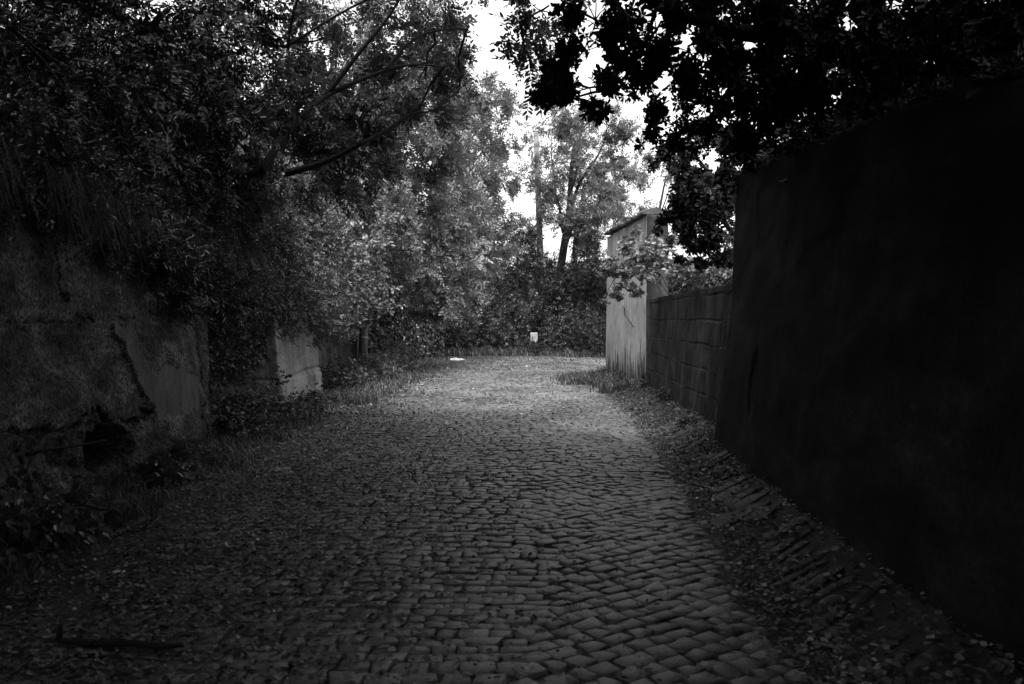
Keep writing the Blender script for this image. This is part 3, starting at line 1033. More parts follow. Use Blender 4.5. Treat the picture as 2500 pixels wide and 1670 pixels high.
# twigs among the litter
q = Geo()
for i in range(260):
    y = 3.6 + 14 * g.random() ** 1.4
    x = float(road_left(y)) + 0.3 + g.normal(0, .8) if i % 3 else float(gutter(y)) + g.normal(.15, .25)
    a, L = g.random() * 6.28, 0.05 + 0.16 * g.random()
    pts = []
    for f in (-.5, 0, .5):
        xx, yy = x + math.cos(a) * L * f + g.normal(0, .006), y + math.sin(a) * L * f
        pts.append([xx, yy, zg(xx, yy) + 0.018 + 0.01 * g.random()])
    q.tube(pts, .0022, 4)
tag(q.build('twig_litter', M['bark']), 'fine dry twigs strewn among the fallen leaves', 'twigs', kind='stuff')


def blades(P, H, g, width=0.006, lean=0.5):
    """curved grass blades, two quads each"""
    n = len(P)
    a = g.random(n) * 2 * np.pi
    dirv = np.stack([np.cos(a), np.sin(a), 0 * a], -1)
    sd = np.stack([-np.sin(a), np.cos(a), 0 * a], -1) * width * (0.6 + 0.8 * g.random(n))[:, None]
    ln = (lean * g.random(n) * H)[:, None] * dirv
    up = np.array([0, 0, 1.0]) * H[:, None]
    m1 = P + up * 0.55 + ln * 0.3
    tp = P + up * 0.9 + ln
    V = np.stack([P - sd, P + sd, m1 + sd * .8, m1 - sd * .8, tp + sd * .15, tp - sd * .15], 1).reshape(-1, 3)
    F = (np.array([[0, 1, 2, 3], [3, 2, 4, 5]])[None] + (np.arange(n) * 6)[:, None, None]).reshape(-1, 4)
    return V, F, np.repeat(g.random(n), 2)


def grass_field(n, xf, yr, h, g, tuft=40, spread=0.07, width=0.005, pw=1.3, lean=.7):
    m = max(1, n // tuft)
    y = yr[0] + (yr[1] - yr[0]) * g.random(m) ** pw
    x = xf(y, g)
    i = g.integers(0, m, n)
    X = x[i] + g.normal(0, spread, n); Y = y[i] + g.normal(0, spread, n)
    H = h * (0.35 + 0.9 * g.random(n)) * (0.5 + g.random(m))[i]
    return blades(np.stack([X, Y, ground_z(X, Y) - .01], -1), H, g, width, lean)


g = np.random.default_rng(31)
parts = [
    grass_field(26000, lambda y, g: road_left(y) - 0.15 - 1.0 * g.random(len(y)) ** .8, (5, 20), .10, g, lean=1.3),
    grass_field(30000, lambda y, g: road_left(y) + 0.25 - 1.7 * g.random(len(y)), (18, 42), .13, g, spread=.12, width=.008, lean=1.3),
    grass_field(6000, lambda y, g: gutter(y) + .05 + .6 * g.random(len(y)), (9, 27), .05, g, width=.005, lean=1.3),
    grass_field(9000, lambda y, g: 1.95 + g.normal(0, .28, len(y)), (23.3, 27), .15, g, spread=.16, width=.008, lean=1.2),
    grass_field(5000, lambda y, g: 2.35 + g.normal(0, .15, len(y)), (20.5, 27), .18, g, spread=.12, width=.008),
    grass_field(26000, lambda y, g: -4 + 14 * g.random(len(y)), (41.0, 44.5), .30, g, spread=.3, width=.012, lean=1.2, pw=.8),
    grass_field(3500, lambda y, g: -2.3 + 4 * g.random(len(y)), (5, 26), .03, g, tuft=14, spread=.03, width=.003),
]
V, F, T = merge(parts)
tag(mesh_obj('grass', V, F, M['grass'], tone=T), 'unmown grass along both edges of the lane and at its end', 'grass', kind='stuff')


# ------------------------------------------------------------------ plants at the foot of the walls
def foliage_obj(parts, mat, parent=None, name='foliage'):
    V, F, T = merge(parts)
    return mesh_obj(name, V, F, M[mat], parent, tone=T)


def low_plant(name, label, cat, c, rad, n, kind, size, mat, seed, group=None, shape='oval', lo=False):
    g = np.random.default_rng(seed)
    z = zg(c[0], c[1])
    t = thing(name, label, cat, (c[0], c[1], z), group)
    P, D, S = clump_points((c[0], c[1], z + rad[2] * .55), rad, n, g, shell=.3, sub=.35)
    P[:, 2] = np.maximum(P[:, 2], z + .01)
    foliage_obj([leaves(P, D, size, kind, shape, g, up=.75, lo=lo)], mat, t)
    q = Geo()
    for s in S[:26]:
        q.tube(wavy((c[0] + g.normal(0, .04), c[1] + g.normal(0, .04), z - .02), s, 4, .15, g=g), [.006, .005, .004, .002], 4)
    q.build('stem', M['bark'], t)
    return t


LP = 'weeds growing at the foot of the left walls'
low_plant('weed_plant', 'broad-leaved dark weed filling the lower left corner below the wall', 'plant', (-3.45, 6.45), (.50, .75, .32), 800, 'single', .075, 'scrub', 41, LP)
low_plant('weed_plant', 'large-leaved weed in front of the hollow in the left wall', 'plant', (-3.45, 9.1), (.35, .4, .16), 240, 'single', .09, 'scrub', 42, LP)
low_plant('weed_plant', 'small grassy weed just before the smooth patch of the left wall', 'plant', (-3.55, 10.3), (.25, .4, .14), 260, 'lanceolate', .12, 'bush', 43, LP)
low_plant('bramble_plant', 'leafy bramble climbing out of the niche before the pale corner block', 'bramble', (-3.7, 12.9), (.45, .75, .42), 900, 'triple', .075, 'bush', 44, LP)
low_plant('bramble_plant', 'sprawling bramble at the foot of the pale corner block', 'bramble', (-3.55, 15.2), (.45, 1.2, .28), 1100, 'triple', .075, 'bush', 45, LP)
low_plant('weed_plant', 'leafy weed between the corner block and the utility pole', 'plant', (-3.75, 21.2), (.45, 1.5, .38), 1500, 'triple', .085, 'bush', 46, LP)
low_plant('weed_plant', 'tangled weed round the foot of the near utility pole', 'plant', (-3.6, 24.8), (.5, 1.5, .42), 1500, 'twig', .14, 'bush', 47, LP)
low_plant('weed_plant', 'fluffy weed beyond the near utility pole under the overhanging shrub', 'plant', (-3.7, 29), (.6, 2.2, .55), 2000, 'twig', .16, 'bush', 48, LP)
RP = 'small weeds at the foot of the right walls'
for k, (x, y, lab) in enumerate(((2.72, 17.0, 'small weed at the middle of the block wall foot'), (2.88, 20.4, 'small weed at the corner where the block wall meets the pale wall'),
                                (2.5, 13.6, 'small weed near the tall wall end of the block wall foot'), (2.55, 23.5, 'weed in front of the peeled foot of the pale wall'))):
    low_plant('weed_plant', lab, 'plant', (x, y), (.14, .3, .14), 140, 'twig', .09, 'bush', 60 + k, RP)

EB = 'scrubby bushes along the far edge of the lane'
for k, (x, y, rx, rz, lab) in enumerate((
        (-2.6, 42.6, 1.1, .8, 'feathery bush at the far left end of the lane past the white bag'),
        (-0.6, 43.2, 1.2, 1.0, 'rounded bush at the lane end just left of the white post'),
        (1.15, 42.0, .6, .22, 'very low bush hiding the foot of the white post'),
        (2.1, 42.8, 1.0, .75, 'low bush directly right of the white post'),
        (3.6, 42.3, 1.2, .9, 'spreading low bush at the lane end, midway between post and pale wall'),
        (5.4, 42.0, 1.2, 1.0, 'bush at the lane end where it passes behind the pale wall'))):
    low_plant('bush', lab, 'bush', (x, y), (rx, .8 if rx > .8 else .45, rz), 1700, 'twig', .20, 'dark_bush', 70 + k, EB, lo=True)

# ------------------------------------------------------------------ scrub draped over the left wall
# rooted on the bank at the wall head, hanging down its face; photo foliage edge sampled as (y, lowest z)
HANG = 'scrub hanging over the left wall'


def drape(name, label, y0, y1, n, seed, mat, kind, size, out=0.35, zlo=(2.4, 2.4), ztop=3.4, shape='oval', up=.5, xoff=0.0, cat='shrub', depth=1.1):
    g = np.random.default_rng(seed)
    yc = (y0 + y1) / 2
    t = thing(name, label, cat, (-4.5, yc, 2.3), HANG)
    m = n // 26
    Y = y0 + (y1 - y0) * g.random(m)
    f = g.random(m) ** 0.8
    zl = np.interp(Y, [y0, y1], zlo) + 0.22 * fbm(np.stack([Y * 1.1, 0 * Y, 0 * Y + seed], -1), 3)
    Z = zl + (ztop - zl) * f
    bul = out * np.sin(np.pi * np.clip(f * 0.75 + .25, 0, 1))
    X = np.interp(Y, [0, 13.1, 19.4, 30], [-4.05, -4.1, -3.95, -4.0]) + xoff + bul - depth * f ** 1.6 - 0.25 * g.random(m)
    i = g.integers(0, m, n)
    P = np.stack([X, Y, Z], -1)[i] + g.normal(0, .12, (n, 3))
    D = np.stack([0.7 + 0 * X, g.normal(0, .5, m) - .2, -0.25 + g.normal(0, .5, m)], -1)[i] + g.normal(0, .4, (n, 3))
    foliage_obj([leaves(P, D, size, kind, shape, g, up=up)], mat, t)
    q = Geo()
    for k in range(min(46, m)):
        q.tube(wavy((-4.6 + g.normal(0, .1), Y[k] + g.normal(0, .2), 2.3 + 0.3 * g.random()), (X[k], Y[k], Z[k]), 5, .16, sag=-.15, g=g),
               [.012, .010, .008, .006, .003], 4)
    q.build('stem', M['bark'], t)
    return t


drape('hanging_shrub', 'dark scrub draped over the nearest stretch of the left wall top', 4.2, 8.6, 5200, 101, 'scrub', 'twig', .13, zlo=(2.55, 2.42), ztop=4.3, out=.22)
drape('hanging_shrub', 'scrub spilling over the left wall above its level joint', 8.2, 11.2, 5600, 102, 'scrub', 'twig', .12, zlo=(2.3, 1.88), ztop=4.0, out=.3)
drape('hanging_shrub', 'narrow-leaved scrub bulging over the left wall above the smooth patch', 10.2, 13.4, 6200, 103, 'scrub', 'lanceolate', .17, zlo=(1.95, 1.62), ztop=3.8, out=.42, shape='lance')
drape('hanging_shrub', 'dense small-leaved scrub hanging into the niche', 12.6, 16.6, 8200, 104, 'bush', 'twig', .11, zlo=(1.55, 1.25), ztop=3.8, out=.45)
drape('hanging_shrub', 'lighter scrub falling over the pale corner block', 16.0, 20.6, 8200, 105, 'bush', 'twig', .125, zlo=(1.35, 1.25), ztop=3.9, out=.65)
drape('hanging_shrub', 'round-leaved scrub drooping beside the near utility pole', 19.6, 25.6, 9000, 106, 'bush', 'triple', .13, zlo=(1.45, 2.0), ztop=4.6, out=.75, depth=1.6)
drape('creeper', 'small glossy creeper hanging down the dark niche', 12.2, 15.9, 2600, 107, 'ivy', 'twig', .10, zlo=(.55, .9), ztop=1.7, out=.12, xoff=-.15, cat='creeper', depth=.1)
drape('hanging_shrub', 'upper tier of shadowed scrub on the bank above the left wall', 5.0, 13.0, 9000, 108, 'scrub', 'lanceolate', .2, zlo=(3.2, 2.9), ztop=5.2, out=.2, xoff=-.6, shape='lance', depth=2.0)
drape('hanging_shrub', 'upper tier of scrub on the bank above the niche and corner block', 12.0, 22.0, 11000, 109, 'bush', 'twig', .16, zlo=(2.9, 2.9), ztop=5.6, out=.5, xoff=-.2, depth=2.0)

# long grass hanging over the wall head
g = np.random.default_rng(51)
n = 2200
m = 60
Y0 = 6.0 + 8.5 * g.random(m)
i = g.integers(0, m, n)
root = np.stack([-4.0 + 0 * Y0, Y0, 2.62 - .045 * (Y0 - 7).clip(0, 9) + .15 * g.random(m)], -1)[i] + g.normal(0, .07, (n, 3))
L = (.2 + .4 * g.random(n)) * (.5 + g.random(m))[i]
a = g.normal(0, .7, n)
dirv = np.stack([np.cos(a), np.sin(a), 0 * a], -1)
sd = np.stack([-np.sin(a), np.cos(a), 0 * a], -1) * .0045
p1 = root + dirv * (L * .35)[:, None] + np.array([0, 0, 1]) * (L * .22)[:, None]
p2 = root + dirv * (L * .62)[:, None] - np.array([0, 0, 1]) * (L * (.2 + .5 * g.random(n)))[:, None]
V = np.stack([root - sd, root + sd, p1 + sd, p1 - sd, p2 + sd * .2, p2 - sd * .2], 1).reshape(-1, 3)
F = (np.array([[0, 1, 2, 3], [3, 2, 4, 5]])[None] + (np.arange(n) * 6)[:, None, None]).reshape(-1, 4)
tag(mesh_obj('hanging_grass', V, F, M['grass'], tone=np.repeat(g.random(n), 2)), 'long grass blades arching over the head of the left wall', 'grass', kind='stuff')

# ------------------------------------------------------------------ big overhanging shrubs beyond the pole (left)
BIG = 'large shrubs overhanging the left edge of the lane'


def cl(px, py, d, rx, ry, rz, n, **kw):
    return (at(px, py, d), (rx, ry, rz), n, kw)


def bank_z(x, y):
    return zg(x, y)


tree('overhanging_shrub', 'large bright shrub bulging over the lane just past the near utility pole', 'shrub', (-5.0, 25.5, 2.0),
     [wavy((-5.0, 25.5, 1.8), (-4.2, 26.0, 5.4), 6, .1)], [np.linspace(.09, .04, 6)],
     [(wavy((-4.8, 25.6, 3), at(900, 560, 25), 5, .1), np.linspace(.05, .015, 5)), (wavy((-4.8, 25.6, 3), at(960, 640, 27), 5, .1), np.linspace(.05, .015, 5))],
     [cl(830, 560, 24, 1.0, 1.4, 1.3, 930), cl(900, 660, 25, .75, 1.4, 1.1, 806), cl(940, 520, 26, .9, 1.4, 1.2, 868),
      cl(860, 440, 25, 1.0, 1.5, 1.0, 744), cl(780, 640, 22.5, .8, 1.3, 1.0, 806), cl(985, 640, 28, .75, 1.3, 1.0, 744), cl(800, 730, 22, .5, 1.2, .45, 372)],
     'robinia', 'twig', .30, seed=201, group=BIG, sides=7)
tree('overhanging_shrub', 'large shrub with drooping sprays hanging low over the ivy at the far left', 'shrub', (-4.8, 32, 2.0),
     [wavy((-4.8, 32, 1.8), (-3.6, 31.5, 6.0), 6, .1)], [np.linspace(.1, .04, 6)],
     [(wavy((-4.4, 32, 3.5), at(1100, 640, 31), 5, .1), np.linspace(.05, .015, 5)), (wavy((-4.2, 32, 4), at(1050, 500, 31), 5, .1), np.linspace(.05, .015, 5))],
     [cl(1040, 560, 30, 1.1, 1.6, 1.3, 930), cl(1100, 640, 31, .85, 1.5, 1.2, 930), cl(1040, 690, 30, .8, 1.4, .8, 682), cl(1120, 500, 32, 1.0, 1.5, 1.1, 806),
      cl(1150, 580, 34, .8, 1.3, 1.0, 682), cl(1130, 720, 33, .8, 1.3, .75, 620), cl(980, 470, 29, 1.1, 1.5, 1.1, 806), cl(1070, 745, 31, .5, 1.0, .5, 310)],
     'robinia', 'twig', .32, seed=202, group=BIG, sides=7)

# ivy on the earth bank under the shrub
g = np.random.default_rng(61)
t = thing('ivy', 'dark ivy covering the earth bank under the overhanging shrub at the far left', 'ivy', (-4.4, 33, 0))
n = 15000
Y = 27 + 15 * g.random(n); Z = 3.1 * g.random(n) ** .9
bul = .22 * fbm(np.stack([Y * .9, Z * .9, 0 * Y], -1), 3)
X = -4.05 + 0.95 * smooth(31, 41, Y) + bul - .12 * Z + g.normal(0, .06, n)
foliage_obj([leaves(np.stack([X, Y, Z], -1), np.stack([.4 + 0 * X, g.normal(0, .6, n), -.9 + 0 * X], -1), .12, 'single', 'oval', g, up=.2, jitter=.5)], 'ivy', t)
q = Geo()
for k in range(30):
    y = 27 + 15 * g.random()
    xx = -4.3 + 0.95 * float(smooth(31, 41, np.array(y)))
    q.tube(wavy((xx, y, 0), (xx - .3, y + g.normal(0, .5), 3), 6, .08, g=g), .02, 4)
q.build('stem', M['dark_bark'], t)

# ------------------------------------------------------------------ trees on the left bank
LT = 'robinia trees on the left bank'
# tree whose boughs arch across the upper left
P1 = [at(640, 420, 12.50), at(720, 300, 12.70), at(800, 235, 13.00), at(870, 205, 13.10), at(945, 173, 13.30), at(1020, 160, 13.50), at(1085, 168, 13.70)]
P2 = [at(945, 173, 13.30), at(1000, 105, 13.50), at(1060, 78, 13.70), at(1140, 78, 13.90)]
P3_ = [at(880, 355, 12.30), at(950, 320, 12.50), at(1010, 275, 12.70), at(1060, 278, 12.90), at(1140, 205, 13.30)]
P4 = [at(700, 425, 12.5), at(800, 398, 12.4), at(880, 355, 12.3)]
P5 = [at(800, 235, 13.00), at(890, 120, 13.00), at(960, 40, 13.10), at(1010, -60, 13.30)]
P6 = [at(720, 300, 14.2), at(700, 120, 13.5), at(740, -40, 13), at(900, -260, 12), at(1200, -420, 11)]
P7 = [at(700, 120, 13.5), at(880, 10, 13.2), at(1060, -60, 13), at(1180, -80, 12.8), at(1260, -30, 12.6), at(1270, 60, 12.4)]
tree('robinia_tree', 'leaning tree whose dark boughs arch across the upper left over the lane', 'tree', (-5.6, 13, 2.6),
     [[(-5.6, 13, 2.3), (-5.2, 13.3, 3.2), (-4.5, 13.7, 3.6), tuple(at(640, 420, 12.5))]], [[.15, .11, .09, .07]],
     [(P1, [.07, .05, .036, .03, .024, .016, .008]), (P2, [.03, .022, .016, .008]), (P3_, [.035, .028, .02, .015, .006]), (P4, [.05, .042, .035]),
      (P5, [.04, .03, .02, .012]), (P6, [.035, .025, .018, .012, .008]), (P7, [.02, .016, .014, .012, .009, .005])],
     [cl(500, 90, 13, 1.0, 1.3, .8, 420), cl(640, 40, 13.5, .6, 1.0, .5, 110), cl(800, 330, 14.5, .9, 1.1, .55, 420), cl(930, 250, 14.8, .8, 1.0, .5, 420),
      cl(1040, 190, 15, .7, .9, .45, 220), cl(950, 70, 15, .8, 1.1, .6, 330), cl(830, 90, 14.5, .7, 1.1, .55, 260), cl(740, 250, 14, .7, 1.0, .6, 330), cl(1010, 290, 15, .7, 1.0, .5, 180), cl(1060, 60, 15.2, .4, 1.0, .4, 120), cl(1120, 230, 15, .3, .7, .25, 60),
      cl(720, 400, 14, .9, 1.0, .5, 420), cl(860, 400, 14.2, .8, 1.0, .45, 260), cl(560, 320, 13, .9, 1.2, .8, 420),
      cl(1290, 60, 12.5, .24, .5, .62, 70), cl(1200, -90, 13, .5, .8, .25, 90), cl(1340, 20, 12.5, .35, .6, .4, 90), cl(1300, 180, 12.5, .14, .3, .35, 22),
      # unseen part of its crown, added over the lane to darken it
      cl(950, -360, 12, 2.0, 2.5, .8, 1500), cl(1250, -480, 10.5, 2.2, 2.8, .9, 2200), cl(700, -300, 11, 1.8, 2.4, 1.0, 700)],
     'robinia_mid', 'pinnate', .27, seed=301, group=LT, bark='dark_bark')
tree('robinia_tree', 'shadowed tree nearest the camera on the left bank, filling the upper left corner', 'tree', (-6.2, 8.5, 3),
     [[(-6.2, 8.5, 2.7), (-6.0, 8.4, 4.2), (-5.6, 8.2, 6.0), (-5.2, 8, 7.5)]], [[.2, .17, .13, .08]],
     [(wavy((-6.0, 8.4, 4.2), (-2.5, 8.0, 6.4), 6, .08), np.linspace(.1, .03, 6)), (wavy((-5.6, 8.2, 6), (-2.0, 3.0, 7.4), 6, .08), np.linspace(.1, .03, 6)),
      (wavy((-5.8, 8.3, 5), (-4.6, 2.0, 6.0), 6, .08), np.linspace(.09, .03, 6))],
     [cl(120, 120, 9, 1.5, 1.8, 1.2, 900), cl(350, 60, 11, 1.3, 1.6, 1.1, 700), cl(90, 330, 9.5, .9, 1.2, .8, 600), cl(330, 300, 11.5, 1.1, 1.2, .7, 600), cl(450, 200, 12.5, 1.1, 1.2, .9, 600),
      ((-4.5, 7, 6.0), (2.2, 2.6, 1.3), 2100, {}), ((-1.6, 5, 6.4), (2.4, 3.4, 1.2), 5880, {}), ((-4.4, 1.0, 5.6), (2.2, 3.0, 1.4), 2240, {}),  # unseen clumps from here on, added overhead and behind to block light
      ((-0.6, 9.2, 6.6), (2.3, 2.6, .9), 5040, {}), ((-2.0, -4, 6.2), (3.4, 4.0, 1.4), 4200, {}), ((-3.0, -9, 4.2), (3.0, 2.0, 3.2), 4200, {}), ((-1.0, 1.5, 6.6), (3.0, 3.0, .9), 5880, {}), ((-4.0, -1.5, 6.6), (2.4, 3.4, 1.0), 4500, {}), ((-3.0, 3.0, 7.2), (2.2, 3.0, .7), 4000, {})],
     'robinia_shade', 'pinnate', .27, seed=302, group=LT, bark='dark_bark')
tree('robinia_tree', 'tree behind the near utility pole on the left bank with an open feathery crown', 'tree', (-6.0, 27, 4),
     [[(-6.0, 27, 2.6), (-5.6, 27, 5), (-5.2, 27, 8), (-4.9, 27, 10)]], [[.2, .17, .12, .07]],
     [(wavy((-5.6, 27, 5), at(1020, 330, 27), 6, .08), np.linspace(.08, .02, 6)), (wavy((-5.2, 27, 8), at(760, 150, 27), 6, .08), np.linspace(.08, .02, 6)),
      (wavy((-5.3, 27, 7), at(1040, 150, 27), 6, .08), np.linspace(.08, .02, 6))],
     [cl(960, 350, 27, 1.5, 1.6, 1.3, 900), cl(1020, 240, 27, 1.2, 1.5, 1.1, 600), cl(860, 300, 26, 1.4, 1.5, 1.3, 800), cl(760, 400, 25, 1.4, 1.5, 1.2, 800),
      cl(940, 130, 27, 1.3, 1.5, 1.2, 520), cl(1050, 90, 27, .6, 1.2, .9, 160), cl(700, 230, 26, 1.0, 1.5, .8, 110), cl(830, 30, 27, 1.0, 1.5, .9, 130), cl(1090, 360, 28, .9, 1.2, .9, 450)],
     'robinia_far', 'pinnate', .38, seed=303, group=LT, lo=True)
tree('robinia_tree', 'tall tree farthest along the left bank, its crown meeting the white gap of sky', 'tree', (-4.4, 38, 2),
     [[(-4.4, 38, 1.5), (-3.6, 38, 5), (-2.6, 38, 8), (-2.0, 38, 10)]], [[.2, .16, .11, .06]],
     [(wavy((-3.6, 38, 5), at(1220, 560, 38), 6, .08), np.linspace(.06, .015, 6)), (wavy((-2.6, 38, 8), at(1215, 270, 38), 6, .08), np.linspace(.06, .015, 6)),
      (wavy((-3.2, 38, 6), at(1230, 430, 38), 7, .1), np.linspace(.06, .015, 7)), (wavy((-3.0, 38, 7), at(1260, 360, 38), 7, .1), np.linspace(.05, .012, 7))],
     [cl(1160, 300, 38, 1.5, 1.8, 1.6, 800), cl(1190, 240, 38, .8, 1.5, .8, 260), cl(1150, 430, 37, 1.5, 1.8, 1.5, 900), cl(1190, 520, 37, 1.0, 1.5, 1.1, 480),
      cl(1235, 400, 38, .7, 1.1, 1.0, 200), cl(1080, 250, 37, 1.4, 1.8, 1.6, 700), cl(1110, 170, 38, .8, 1.5, .8, 150), cl(1180, 610, 37, 1.2, 1.5, 1.0, 600)],
     'robinia_far', 'pinnate', .42, seed=304, group=LT, lo=True)
# dark understorey trees filling the bank behind the scrub
UT = 'bushy understorey trees behind the scrub on the left bank'
for k, (x, y, h, lab) in enumerate(((-7.6, 10, 3.2, 'dark understorey tree behind the nearest scrub'), (-7.8, 15, 3.6, 'dark understorey tree behind the leaning tree'),
                                    (-7.6, 20, 3.8, 'understorey tree behind the scrub over the corner block'), (-8.0, 28, 4.4, 'understorey tree behind the open feathery crown'),
                                    (-8.5, 36, 4.5, 'understorey tree at the far end of the left bank'))):
    gz = zg(x, y)
    tree('understorey_tree', lab, 'tree', (x, y, gz), [[(x, y, gz - .2), (x + .1, y, gz + 1.5), (x + .3, y, gz + h * .8)]], [[.12, .1, .05]],
         [(wavy((x, y, gz + 1), (x + 1.4, y - 1, gz + h * .7), 5, .1), np.linspace(.05, .015, 5)), (wavy((x, y, gz + 1), (x + .5, y + 1.6, gz + h * .7), 5, .1), np.linspace(.05, .015, 5))],
         [((x + .6, y - 1.2, gz + h * .42), (1.5, 1.9, h * .42), 1000, {}), ((x + .6, y + 1.2, gz + h * .42), (1.5, 1.9, h * .42), 1000, {}),
          ((x + .2, y, gz + h * .75), (1.6, 2.2, h * .3), 700, {})],
         'scrub', 'twig', .26, seed=320 + k, group=UT, lo=True)

# ------------------------------------------------------------------ trees and bushes beyond the bend
FT = 'trees and tall bushes beyond the bend'
tree('forked_tree', 'tall airy tree with a forked trunk beyond the bend, right of the far utility pole', 'tree', (2.7, 48, 0.8),
     [[(2.4, 48, .5), (2.45, 48, 4), (2.9, 48, 7), (3.0, 48, 9), (3.2, 48, 11)], [(3.2, 48.3, .5), (3.1, 48.3, 3.5), (3.3, 48.2, 6), (3.7, 48, 8.4)]],
     [[.27, .22, .18, .13, .06], [.24, .2, .15, .09]],
     [(wavy((2.9, 48, 7), at(1480, 330, 48), 7, .1), np.linspace(.11, .03, 7)), (wavy((2.95, 48, 8), at(1440, 250, 48), 7, .1), np.linspace(.09, .02, 7)),
      (wavy((3.2, 48, 6), at(1530, 430, 48), 7, .1), np.linspace(.11, .02, 7)), (wavy((2.6, 48, 6), at(1345, 360, 48), 7, .1), np.linspace(.09, .02, 7)),
      (wavy((2.5, 48, 5), at(1440, 470, 47), 7, .1), np.linspace(.09, .02, 7))],
     [cl(1400, 290, 48, 1.4, 1.6, 1.3, 420), cl(1325, 470, 46.5, .6, .8, .9, 130), cl(1305, 360, 46.5, .35, .6, .5, 50), cl(1550, 400, 48, .8, 1.4, .8, 150), cl(1290, 560, 46.5, .6, .8, .7, 160), cl(1450, 340, 48, 1.5, 1.8, 1.1, 380), cl(1530, 350, 48, .9, 1.4, 1.0, 170), cl(1500, 430, 48, 1.3, 1.6, .9, 330),
      cl(1370, 400, 47, 1.5, 1.7, 1.3, 480), cl(1440, 450, 47, 1.4, 1.7, .9, 380), cl(1350, 310, 48, .8, 1.3, .9, 160), cl(1480, 290, 48, .9, 1.3, .8, 160),
      cl(1440, 560, 46, 1.4, 1.6, 1.5, 800), cl(1455, 500, 46, 1.0, 1.4, 1.0, 420), cl(1370, 520, 47, .9, 1.4, 1.0, 200)],
     'robinia_far', 'pinnate', .46, seed=401, group=FT, lo=True)
tree('slender_tree', 'slender sparse tree rising behind the top of the pale plastered wall', 'tree', (6.1, 40, 0.2),
     [[(5.9, 40, 0), (6.0, 40, 4), (6.1, 40, 5.5), (6.5, 40, 7.6)]], [[.14, .1, .08, .03]],
     [(wavy((6.0, 40, 4.8), at(1560, 500, 40), 6, .1), np.linspace(.04, .01, 6)), (wavy((6.1, 40, 5.6), at(1650, 400, 40), 6, .1), np.linspace(.04, .01, 6)),
      (wavy((6.1, 40, 5.2), at(1570, 520, 40), 5, .1), np.linspace(.04, .01, 5)), (wavy((6.05, 40, 5), at(1640, 470, 40), 5, .1), np.linspace(.04, .01, 5))],
     [cl(1560, 510, 40, .7, 1, .5, 130), cl(1600, 430, 40, .7, 1, .7, 110), cl(1640, 380, 40, .7, 1, .6, 130), cl(1500, 490, 41, .4, .8, .4, 60), cl(1650, 520, 40, .7, 1, .7, 160), cl(1530, 540, 40, .6, .8, .4, 140)],
     'robinia_far', 'pinnate', .36, seed=402, group=FT, lo=True)
blist = [
    (1260, 600, 46, 1.3, 1.35, 1500, 'dark rounded tall bush left of the far utility pole', .07),
    (1130, 770, 44, 1.6, 1.2, 1500, 'bush between the ivy and the far utility pole', .1),
    (1250, 760, 45, 1.6, 1.5, 1700, 'wide bush under the far utility pole', .1),
    (1360, 720, 46, 1.6, 1.9, 2000, 'shadowed tall bush below the forked tree', .08),
    (1450, 670, 45, 1.3, 1.6, 1600, 'tall bush beside the left edge of the pale plastered wall', .1),
    (1440, 790, 44, 1.4, 1.2, 1500, 'low dense bush beside the foot of the pale wall', .1),
    (1340, 800, 44.5, 1.3, 1.1, 1300, 'bush directly behind the white post', .09),
    (1500, 720, 47, 2.0, 2.2, 1500, 'tall bush mostly hidden behind the pale plastered wall', .08),
    (1050, 640, 46, 2.2, 2.8, 1600, 'tall bush seen through the drooping sprays at the far left', .08),
    (1180, 660, 48, 1.8, 2.0, 1300, 'sparse tall bush in the gap below the far left tree', .1)]
for k, (px, py, d, rx, rz, n, lab, _a) in enumerate(blist):
    c = at(px, py, d)
    gz = zg(c[0], c[1])
    tree('tall_bush', lab, 'bush', (c[0], c[1], gz), [[(c[0], c[1], gz - .2), (c[0] + .1, c[1], max(c[2], gz + .6))]], [[.08, .04]],
         [(wavy((c[0], c[1], gz), (c[0] + s * rx * .7, c[1], c[2] + rz * .4), 5, .1), np.linspace(.04, .012, 5)) for s in (-1, 1)],
         [((c[0] - rx * .4, c[1], c[2]), (rx * .65, 1.2, rz * .85), n // 2, {'shell': .35}), ((c[0] + rx * .4, c[1] - .3, c[2] - rz * .15), (rx * .65, 1.1, rz * .75), n // 2, {'shell': .35})],
         'dark_bush', 'twig', .25, seed=420 + k, group=FT, lo=True)
# woods closing the view behind
g = np.random.default_rng(88)
n = 22000
X = -34 + 76 * g.random(n); Y = 62 + 10 * g.random(n)
hh = 6.5 + 2.5 * fbm(np.stack([X * .25, Y * .2, 0 * X], -1), 3)
Z = 2.0 + hh * g.random(n) ** 1.1 * np.where((X > -1) & (X < 16), .5, 1)
V, F, T = leaves(np.stack([X, Y, Z], -1), g.normal(0, 1, (n, 3)), .9, 'twig', g=g, lo=True)
tag(mesh_obj('woods', V, F, M['dark_bush'], tone=T), 'far woods closing the view behind the trees at the bend', 'woods', kind='stuff')

